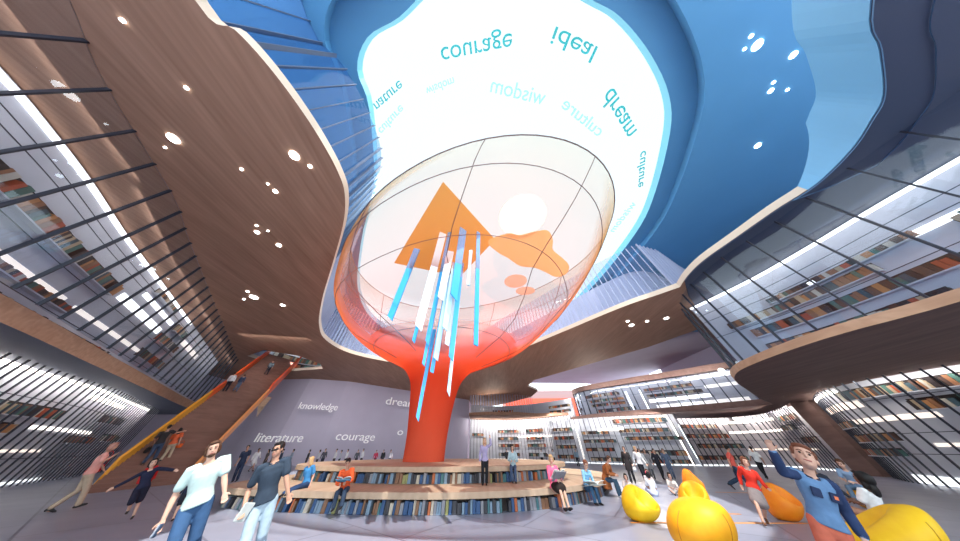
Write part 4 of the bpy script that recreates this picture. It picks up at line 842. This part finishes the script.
# --- the two men walking towards the viewer
j = walk(.9); j['look'] = V3((-.12, 1, 0)); j.update(wl=V3((-.30, .16, .93)), er=V3((.27, -.04, 1.15)), wr=V3((.29, .05, .89)))
p1 = person('man in pale aqua t-shirt and blue jeans walking forward at left', (-4.85, 5.6, 0), (4.2, -5.4), j, 1.86, (-.28, -.28, 1), 'fair', 'brown', 1, (.52, .66, .64), 'short', (.045, .10, .21), lod=0, beard=True)
j = walk(.8); j['look'] = V3((.45, 1, .05)); j.update(wl=V3((-.33, .10, .90)), wr=V3((.24, .12, .93)), er=V3((.27, -.05, 1.15)))
p2 = person('man in dark navy polo shirt and faded light jeans with sunglasses, walking forward', (-3.9, 5.8, 0), (3.4, -5.6), j, 1.80, (-.24, -.19, 1), 'mid', 'black', 0, (.035, .05, .075), 'short', (.36, .46, .54), lod=0, collar=(.05, .07, .10), glasses=True)
r = empty('folded_newspaper', at(p2, (.25, .17, .80)), 'folded pale newspaper held in the hand of the man in the navy polo', 'newspaper'); bm = bmesh.new(); box(bm, (0, 0, .10), (.03, .17, .22)); bmesh.ops.bevel(bm, geom=bm.edges[:], offset=.012, segments=2, affect='EDGES'); obj('sheets', bm, pm('newsprint', (.55, .58, .56)), r); r.rotation_euler = (.15, -.1, 2.7)
r = empty('keys', at(p1, (.30, .12, .79)), 'small silver phone hanging in the hand of the man in the aqua t-shirt', 'phone'); bm = bmesh.new(); box(bm, (0, 0, 0), (.03, .07, .14)); bmesh.ops.bevel(bm, geom=bm.edges[:], offset=.008, segments=2, affect='EDGES'); obj('case', bm, M['metal'], r); r.name = 'phone'

# --- left side
j = walk(.8); j['head'] = V3((.06, .06, 1.62)); j['wr'] = V3((.2, .22, 1.35)); j['er'] = V3((.28, .05, 1.18)); j['look'] = V3((.3, 1, -.1))
pl = person('woman in pink top and khaki trousers with a red bag, walking at the far left', (-15.04, 10.83, 0), (.55, .85), j, 1.85, (-.10, -.14, 1), 'mid', 'pinkish', 1, (.62, .28, .24), 'short', (.40, .30, .22), female=True)
bag('shoulder_bag', at(pl, (-.27, .02, .90)), (.34, .12, .24), (.70, .03, .03), 'red shoulder bag at the hip of the woman at far left', 'bag', 1.2, .42)
j = walk(.9); j['el'] = V3((-.27, -.06, 1.14)); j.update(er=V3((.36, .02, 1.30)), wr=V3((.58, .06, 1.33)))
pa = person('man in dark t-shirt and jeans walking up the ramp with his arm around a woman', (-20.62, 16.69, .93), (-.62, .78), j, 1.95, (-.14, -.18, 1), 'mid', 'black', 0, (.035, .03, .032), 'short', (.05, .07, .12))
bag('briefcase', at(pa, (-.33, .05, .56)), (.12, .38, .28), (.03, .028, .03), 'dark bag carried by the man walking up the ramp', 'bag', .6, .08)
j = walk(.8)
pb = person('woman in orange top and khaki trousers walking up the ramp beside a man', (-20.66, 17.45, 1.05), (-.62, .78), j, 1.72, (-.16, -.2, 1), 'mid', 'black', 4, (.68, .13, .05), 'short', (.46, .36, .26), female=True)
bag('handbag', at(pb, (.30, .0, .62)), (.30, .12, .22), (.72, .12, .03), 'orange handbag carried by the woman on the ramp', 'bag', .3, .16)
person('man in white shirt standing high on the ramp at its side panel', (-24.25, 20.75, 5.62), (-.62, .78), stand(), 1.62, (-.1, -.12, 1), 'mid', 'black', 0, (.72, .70, .72), 'long', (.02, .02, .03), lod=2)
person('person in dark blue jacket beside the man in white high on the ramp', (-24.3, 21.65, 5.75), (-.5, .85), walk(.6), 1.55, (-.06, -.07, 1), 'fair', 'brown', 1, (.06, .08, .14), 'long', (.12, .16, .24), lod=2)
person('person in grey-blue top climbing the uppermost part of the ramp', (-26.0, 25.1, 8.18), (-.6, .8), walk(1), 1.62, (-.05, -.06, 1), 'fair', 'brown', 0, (.13, .17, .20), 'long', (.03, .03, .04), lod=2)
j = kid(stand(), 1.28); j.update(kr=V3((.08, .22, .52)), ar=V3((.09, -.02, .30)), kl=V3((-.08, .02, .48)), al=V3((-.09, .0, .085)), el=V3((-.40, .04, 1.32)), wl=V3((-.62, .10, 1.20)), er=V3((.40, .04, 1.30)), wr=V3((.64, .08, 1.20)), look=V3((-.1, 1, .12)))
pg = person('laughing girl in navy school uniform running with arms out, red backpack', (-11.1, 9.7, 0), (10.2, -9.6), j, 1.42, (-.22, -.27, 1), 'fair', 'black', 1, (.018, .02, .045), 'long', (.015, .015, .03), 'shorts', SHOE, 1, True)
for s_ in 'l': pass
bag('backpack', at(pg, (0, -.19, 1.02)), (.34, .17, .42), (.55, .03, .03), 'red school backpack on the running girl', 'bag', math.atan2(-10.2, -9.6), .0, (-.22, -.27, 1))
j = kid(walk(1.2), 1.25); j.update(el=V3((-.38, .0, 1.25)), wl=V3((-.60, .08, 1.12)), look=V3((0, 1, 0)))
person('child in dark uniform and white blouse running behind the man in aqua', (-9.75, 9.9, 0), (8, -9.5), j, 1.25, (-.2, -.22, 1), 'fair', 'black', 1, (.02, .024, .05), 'coat', (.02, .02, .03), 'shorts', SHOE, 1)
person('man in dark navy clothes standing beyond the man in aqua', (-17.1, 19.58, 0), (.3, -1), stand(), 1.92, (-.16, -.15, 1), 'mid', 'black', 0, (.03, .04, .075), 'short', (.03, .04, .08), lod=1)
person('figure in a long white robe walking beyond the man in the navy polo', (-23.3, 27.82, 0), (1, -.2), walk(1.2), 1.78, (-.14, -.13, 1), 'mid', 'black', 0, (.78, .78, .80), 'coat', (.75, .75, .77), 'skirt', None, 2)
for x, y, c, lb in ((-22.2, 27.9, (.12, .10, .10), 'woman in dark dress at left of the pair standing by the lavender wall'), (-21.4, 27.7, (.22, .18, .18), 'woman in dark clothes and pale skirt at right of the pair by the lavender wall')):
    person(lb, (x, y, 0), (-.6, -1), stand(), 1.72, (-.16, -.14, 1), 'fair', 'black', 2, c, 'short', (.10, .09, .10), 'skirt', None, 2, True)
BGP = [(289, (.06, .08, .12), 'dark jacket, standing far off left of the seated blonde woman'), (299, (.30, .34, .42), 'blue-grey top, standing far off behind the seated blonde woman'), (315, (.05, .05, .06), 'dark suit, alone far off left of the man in orange'), (325, (.62, .62, .64), 'white top, far off behind the man in orange'), (330, (.10, .10, .12), 'black top, far off just right of the man in orange'), (341, (.66, .64, .64), 'white shirt, left of the far trio right of the man in orange'), (346, (.5, .5, .55), 'grey shirt, middle of the far trio right of the man in orange'), (352, (.7, .7, .7), 'pale top, right of the far trio right of the man in orange'),
       (362, (.12, .12, .14), 'dark top, far off midway between the man in orange and the red stem'), (367, (.72, .72, .72), 'white top, far off midway between the man in orange and the red stem'), (380, (.50, .05, .10), 'crimson top, far off left of the red stem'), (387, (.03, .03, .035), 'black coat, far off left of the red stem'), (394, (.42, .40, .44), 'pale grey top, far off nearest the red stem')]
for px, c, lb in BGP:
    t = (px - 289) / 105; y = 30 + 5 * t; x = (px - 480) * y * .735 / 187.3
    person('person in ' + lb, (x, y, 0), (random.uniform(-1, 1), -1), stand() if px % 2 else walk(.7), random.uniform(1.62, 1.78), (-.08, -.06, 1), 'fair', 'black', random.choice([0, 1]), c, 'long', (.03, .03, .05), lod=2, group='people far off by the lavender wall')
for x, y, c, lb in ((8.6, 37, (.7, .7, .72), 'person in white top standing far off right of the woman in pale teal'), (10.3, 37.2, (.6, .62, .66), 'person in pale top with dark bag far off right of the woman in pale teal'), (3.6, 36, (.08, .09, .1), 'person in dark top far off between the two women on the upper step'), (13.3, 36.5, (.25, .36, .45), 'person in light blue top standing far off above the boy with the magazine')):
    person(lb, (x, y, 0), (-.3, -1), stand(), 1.72, (.05, -.02, 1), 'fair', 'black', 0, c, 'long', (.03, .03, .04), lod=2, group='people far off by the back bookcase')

# --- on the platform
j = sit(.36, .14); j['look'] = V3((0, 1, -.45))
po = person('man in orange-red sweater sitting on the lower step reading a magazine', (-4.85, 10.40, .16), (.25, -1), j, 1.70, (-.14, -.06, 1), 'mid', 'black', 0, (.72, .11, .035), 'long', (.04, .06, .10), lod=1)
book_open(at(po, (0, .42, .70)), PI + .2, .25, 'blue and white magazine held by the man in the orange-red sweater', (.15, .38, .55), 1.1)
j = sit(.02, .02, False); j.update(er=V3((.26, -.10, .32)), wr=V3((.28, -.05, .10)), kl=V3((-.12, .40, .10)), kr=V3((.12, .40, .10)), al=V3((-.12, .60, .06)), ar=V3((.12, .6, .06)), look=V3((.7, .6, 0)))
for k in ('al', 'ar'): j[k] = V3((j[k].x, .78, .06))
person('blonde woman in blue top sitting on the step behind the man in navy', (-6.95, 11.35, .52), (-.2, -1), j, 1.70, (-.20, -.10, 1), 'fair', 'blond', 2, (.06, .24, .50), 'short', (.03, .06, .14), lod=1, female=True)
j = stand(); j.update(kl=V3((-.10, .14, .50)), al=V3((-.08, .10, .085)), kr=V3((.09, .14, .50)), ar=V3((.09, .12, .085)), hl=V3((-.09, -.02, .78)), hr=V3((.09, -.02, .78)), el=V3((-.33, .02, 1.38)), wl=V3((-.30, .06, 1.60)), look=V3((-.2, 1, .2)))
for k in ('pel', 'che', 'neck', 'head', 'sl', 'sr', 'er', 'wr'): j[k] = j[k] + V3((0, -.03, -.12))
person('lady in lavender and black trousers perched on the upper step, arm raised', (.22, 12.2, .52), (-.1, -1), j, 1.62, (0, 0, 1), 'fair', 'blond', 2, (.36, .32, .50), 'long', (.018, .018, .022), lod=1, female=True)
j = sit(.53, .0); j.update(kl=V3((-.09, .34, .50)), al=V3((-.10, .36, .085)), kr=V3((.12, .32, .48)), ar=V3((.06, .42, .085)), look=V3((-.2, 1, -.1)))
person('woman in pale teal top and jeans sitting on the edge of the upper step', (1.55, 12.95, .52), (-.1, -1), j, 1.55, (.06, 0, 1), 'fair', 'black', 2, (.36, .48, .52), 'long', (.06, .09, .16), lod=1, female=True)
j = sit(.43, .03); j.update(kl=V3((-.05, .42, .50)), kr=V3((.09, .42, .52)), al=V3((.02, .62, .12)), ar=V3((.16, .60, .12)), look=V3((.5, .8, -.3)))
pk = person('blonde woman in pink shirt and dark skirt on the lower step, grey book', (2.95, 11.25, .0), (.35, -1), j, 1.90, (0, 0, 1), 'fair', 'blond', 1, (.80, .14, .26), 'long', (.03, .022, .02), 'skirt', SHOE, 1, True)
book_open(at(pk, (.02, .42, .80)), PI + .45, .7, 'large grey book held by the woman in pink', (.22, .22, .25), 1.35)
j = kid(sit(.40, .10), 1.25); j['look'] = V3((.2, 1, -.6))
pq = person('boy in light blue shirt sitting on the lower step with a big magazine', (4.6, 12.3, .02), (.3, -1), j, 1.62, (.05, -.02, 1), 'fair', 'auburn', 0, (.22, .45, .68), 'long', (.05, .12, .22), lod=1)
book_open(at(pq, (0, .48, .58)), PI + .3, .15, 'wide open colourful magazine on the knees of the boy in light blue', (.55, .62, .6), 1.9)
j = sit(.47, .16); j['look'] = V3((.2, 1, -.35))
person('man in brown coat sitting on the right end of the step looking at his hands', (6.25, 14.0, .0), (.75, -.75), j, 1.80, (.07, -.03, 1), 'fair', 'brown', 0, (.30, .10, .035), 'coat', (.04, .08, .13), lod=1, shoes=SHOEW)

# --- standing group and children at the back right
for x, y, c, sl, b, lb, fem, hr, hl in ((10.07, 18.5, (.035, .03, .032), 'coat', (.03, .03, .035), 'woman in long black coat holding a white bag, leftmost of the standing group', True, 'brown', 1), (10.85, 18.45, (.62, .60, .62), 'long', (.02, .02, .025), 'woman in white jacket and black leggings, second of the standing group', True, 'blond', 1),
        (12.5, 20.8, (.60, .60, .60), 'coat', (.3, .3, .3), 'person in pale coat with dark hair, third of the standing group', True, 'black', 1), (13.0, 20.9, (.28, .27, .28), 'coat', (.12, .12, .13), 'person in grey coat, fourth of the standing group', True, 'black', 2), (13.6, 20.7, (.03, .03, .04), 'long', (.025, .025, .03), 'man in black suit, fifth of the standing group', False, 'black', 0), (14.5, 20.9, (.12, .16, .24), 'long', (.10, .13, .2), 'person in dark blue, rightmost of the standing group', False, 'black', 0)):
    pp = person(lb, (x, y, 0), (.3 - random.random(), -1), walk(.5), 1.80 if y < 20 else 1.70, (.09, -.06, 1), 'fair', hr, hl, c, sl, b, lod=1, female=fem)
    if 'leftmost' in lb: bag('shopping_bag', at(pp, (-.29, .1, .58)), (.26, .10, .22), (.75, .75, .75), 'white bag held by the woman in the long black coat', 'bag', .2, .08)
for x, y, c, h, lb, cp, hr in ((7.15, 13.9, (.58, .48, .46), .95, 'child with dark hair sitting on the floor behind the yellow beanbag', None, 'black'), (8.4, 14.0, (.68, .70, .76), 1.0, 'child in white top and pink cap sitting on the floor, back turned', (.75, .12, .18), 'black'), (9.5, 15.9, (.62, .55, .56), 1.02, 'small child in pale top sitting on the floor behind the child in the pink cap', None, 'brown'), (9.75, 14.5, (.72, .70, .66), .95, 'girl with dark bob in cream dress sitting on the floor at right of the children', None, 'black')):
    person(lb, (x, y, 0), (-.5, -1) if cp is None else (.3, 1), kid(floor_sit(), 1.3), h * 1.42, (.14, -.1, 1), 'fair', hr, 1, c, 'short', (.5, .5, .55) if cp is None else (.4, .45, .6), 'shorts', None, 1, cap=cp)

# --- right side
j = walk(1.2); j['look'] = V3((-.5, .9, 0))
person('man in coral red t-shirt and jeans striding in front of the right bookcase', (13.9, 15.27, 0), (.7, -.6), j, 1.88, (.22, -.21, 1), 'mid', 'black', 0, (.62, .10, .075), 'short', (.03, .05, .085), lod=1)
person('person in white and dark top sitting on the floor behind the girl in red', (18.7, 19.58, .02), (-.6, -1), floor_sit(), 1.75, (.1, -.1, 1), 'fair', 'brown', 1, (.65, .60, .58), 'long', (.04, .04, .05), lod=2)
person('person in white t-shirt and black trousers walking away by the right bookcase', (21.5, 20.9, 0), (.4, .9), walk(.9), 1.85, (.12, -.12, 1), 'mid', 'black', 0, (.75, .75, .74), 'short', (.02, .02, .025), lod=2)
j = kid(walk(1.1), 1.2); j.update(el=V3((-.26, .06, 1.15)), wl=V3((-.30, .25, 1.08)), look=V3((-.2, 1, .1)))
pr = person('girl in red sweater and grey skirt dancing beside the orange beanbag', (8.45, 9.2, 0), (-.75, -1), j, 1.48, (.24, -.26, 1), 'fair', 'auburn', 1, (.66, .04, .025), 'long', (.24, .20, .20), 'skirt', SHOEB, 1, True, collar=(.7, .7, .7))
j = kid(stand(), 1.42); j.update(el=V3((.30, -.02, 1.16)), wl=V3((.28, .08, .94)), look=V3((.45, 1, .55)))
j.update(sl=V3((-.175, 0, 1.40)), sr=V3((.175, 0, 1.42)), er=V3((.37, .14, 1.38)), wr=V3((.47, .24, 1.64)), el=V3((-.27, -.06, 1.12)), wl=V3((-.24, .08, .92)))
pboy = person('boy in blue denim shirt and coral trousers looking up with raised arm at right', (4.85, 4.8, 0), (-.35, -1), j, 1.72, (.27, -.33, 1), 'fair', 'auburn', 0, (.13, .24, .42), 'long', (.62, .16, .10), lod=0, collar=(.03, .045, .10))
for nm, x in (('shirt_pocket', -.085), ('shirt_pocket', .085)):
    bm = bmesh.new(); box(bm, (x, .142, 1.27), (.10, .022, .11)); bmesh.ops.bevel(bm, geom=bm.edges[:], offset=.008, segments=2, affect='EDGES'); o = obj(nm, bm, cloth((.03, .045, .10)), pboy)
bm = bmesh.new(); box(bm, (-.085, .156, 1.275), (.035, .006, .04)); o = obj('pocket_patch', bm, cloth((.80, .22, .10)), pboy)
for s_ in (-1, 1):
    bm = bmesh.new(); e, wv = (V3((.37, .14, 1.38)), V3((.47, .24, 1.64))) if s_ > 0 else (V3((-.27, -.06, 1.12)), V3((-.24, .08, .92))); sh = V3((s_ * .175, 0, 1.41))
    tube(bm, [sh, sh.lerp(e, .5), e, e.lerp(wv, .45), e.lerp(wv, .9)], [.078, .072, .066, .063, .056], 12); o = obj('sleeve', bm, cloth((.03, .05, .12)), pboy, True); remesh(o, .014)
j = kid(stand(), 1.25); j.update(wl=V3((-.5, .1, 1.05)), el=V3((-.3, .02, 1.2)))
person('child with dark skin and dark clothes standing just behind the boy in denim', (9.95, 8.75, 0), (-.7, -.6), j, 1.44, (.26, -.30, 1), 'dark', 'black', 0, (.03, .035, .05), 'long', (.025, .025, .03), lod=1)
j = kid(sit(.52, .1), 1.25); j['look'] = V3((.0, 1, -.25))
person('boy in light blue shirt sitting on an orange ball behind the child in white', (14.6, 11.2, 0), (-.9, -.3), j, 1.60, (.16, -.22, 1), 'fair', 'brown', 0, (.24, .36, .52), 'short', (.12, .18, .26), lod=1)
j = kid(sit(.40, -.04), 1.28); j['look'] = V3((-.15, 1, 0))
person('child with curly black hair in white t-shirt sitting on the yellow beanbag, back turned', (8.95, 7.0, .08), (-.15, 1), j, 1.55, (.17, -.24, 1), 'dark', 'black', 3, (.80, .80, .80), 'short', (.5, .3, .2), lod=1)

# ---------------------------------------------------------------- beanbags
BB = {'yellow': noisy('yellow_fabric', (.86, .50, .006), (.92, .58, .012), nscale=6, rough=.55, bump=.06), 'orange': noisy('orange_fabric', (.88, .23, .008), (.93, .30, .012), nscale=6, rough=.55, bump=.06), 'amber': noisy('amber_fabric', (.86, .36, .006), (.92, .43, .01), nscale=6, rough=.55, bump=.06)}
SEAM = {k: mat(k + '_seam', tuple(v * .75 for v in c), .6) for k, c in (('yellow', (.80, .45, .01)), ('orange', (.78, .20, .01)), ('amber', (.78, .30, .01)))}
def beanbag(label, p, W, Hh, col, face, dent=1.0, back=.25, group='beanbags', slump=(.34, -.26)):
    """plump bag with a hollow seat pressed into its upper front; face = direction the seat opens to"""
    r = empty('beanbag', p, label, 'beanbag', group); n, m_ = 44, 28; bm = bmesh.new(); rows = []
    for k in range(m_ + 1):
        ph = -1.15 + (PI / 2 + 1.15) * k / m_; z0 = math.sin(-1.15); row = []
        for i in range(n):
            a = 2 * PI * i / n; c_ = max(0.001, math.cos(ph)) ** .78; x, y = W / 2 * c_ * math.cos(a), W / 2 * c_ * math.sin(a)
            z = Hh * (math.sin(ph) - z0) / (1 - z0); z *= 1 - back * (y / (W / 2)) * (z / Hh); y -= back * .35 * W * (z / Hh) ** 2 * .6
            v = V3((x, y, z)); ce = V3((0, .26 * W, Hh * 1.02)); R_ = V3((.33 * W, .36 * W, .72 * Hh * dent)) if dent > 0 else None
            if R_:
                q = V3(((v.x - ce.x) / R_.x, (v.y - ce.y) / R_.y, (v.z - ce.z) / R_.z))
                if q.length < 1: v = V3((v.x, v.y, ce.z - R_.z * math.sqrt(max(0, 1 - q.x ** 2 - q.y ** 2)))) if q.x ** 2 + q.y ** 2 < 1 else v
            ya = math.atan2(-face[0], face[1]); sl = Matrix.Rotation(-ya, 3, 'Z') @ V3((slump[0], slump[1], 0)); v = v + sl * v.z
            row.append(v * (1 + .008 * math.sin(4 * a + k * .4)))
        rows.append(row)
    VV = [[bm.verts.new(v) for v in row] for row in rows]
    for a, b in zip(VV, VV[1:]):
        for i in range(n): bm.faces.new((a[i], a[(i + 1) % n], b[(i + 1) % n], b[i]))
    bm.faces.new(VV[0][::-1]); bm.faces.new(VV[-1]); bmesh.ops.remove_doubles(bm, verts=bm.verts[:], dist=1e-3)
    o = obj('bag_cover', bm, BB[col], r, True); s_ = o.modifiers.new('smooth', 'SMOOTH'); s_.iterations = 4; s_.factor = .5
    for i0 in (n * 5 // 8, n * 7 // 8):
        bm = bmesh.new(); pts = [rows[k][i0] for k in range(2, m_ - 8, 2)]
        tube(bm, pts, [.008] * len(pts), 6); obj('seam', bm, SEAM[col], r, True)
    r.rotation_euler = (0, 0, math.atan2(-face[0], face[1])); return r
beanbag('bright yellow beanbag with a hollow seat, alone left of the other beanbags', (5.1, 9.7, 0), 1.05, .66, 'yellow', (.45, -1), 1.0, .38)
beanbag('amber beanbag in the middle of the row of three, hollow seat facing the viewer', (7.55, 10.6, 0), .90, .74, 'amber', (-.5, -1), 1.0, .2)
beanbag('orange beanbag farthest back of the row of three', (9.8, 13.3, 0), .80, .88, 'orange', (.8, -.4), .7, .3)
beanbag('large amber beanbag nearest the viewer at the bottom edge', (4.8, 7.1, 0), 1.22, .80, 'amber', (.5, 1), .0, .0)
beanbag('orange beanbag behind the boy in denim', (9.75, 9.75, 0), .85, .74, 'orange', (.3, -1), 1.0, .25)
beanbag('bright yellow beanbag at the lower right carrying the child in white', (7.6, 6.2, 0), 1.22, .78, 'yellow', (-.75, .65), 1.0, .3)
bm = bmesh.new(); ball(bm, (0, 0, .26), (.28, .28, .26), 20, 14); o = obj('seat_ball', bm, BB['amber'], smooth=True); o.location = (14.6, 11.2, 0); tag(o, 'orange ball seat under the boy in light blue at the right', 'ball seat')
tag(obj('books', BK, M['books']), 'rows of books standing in the grey bookcases along the walls', 'books', kind='stuff')
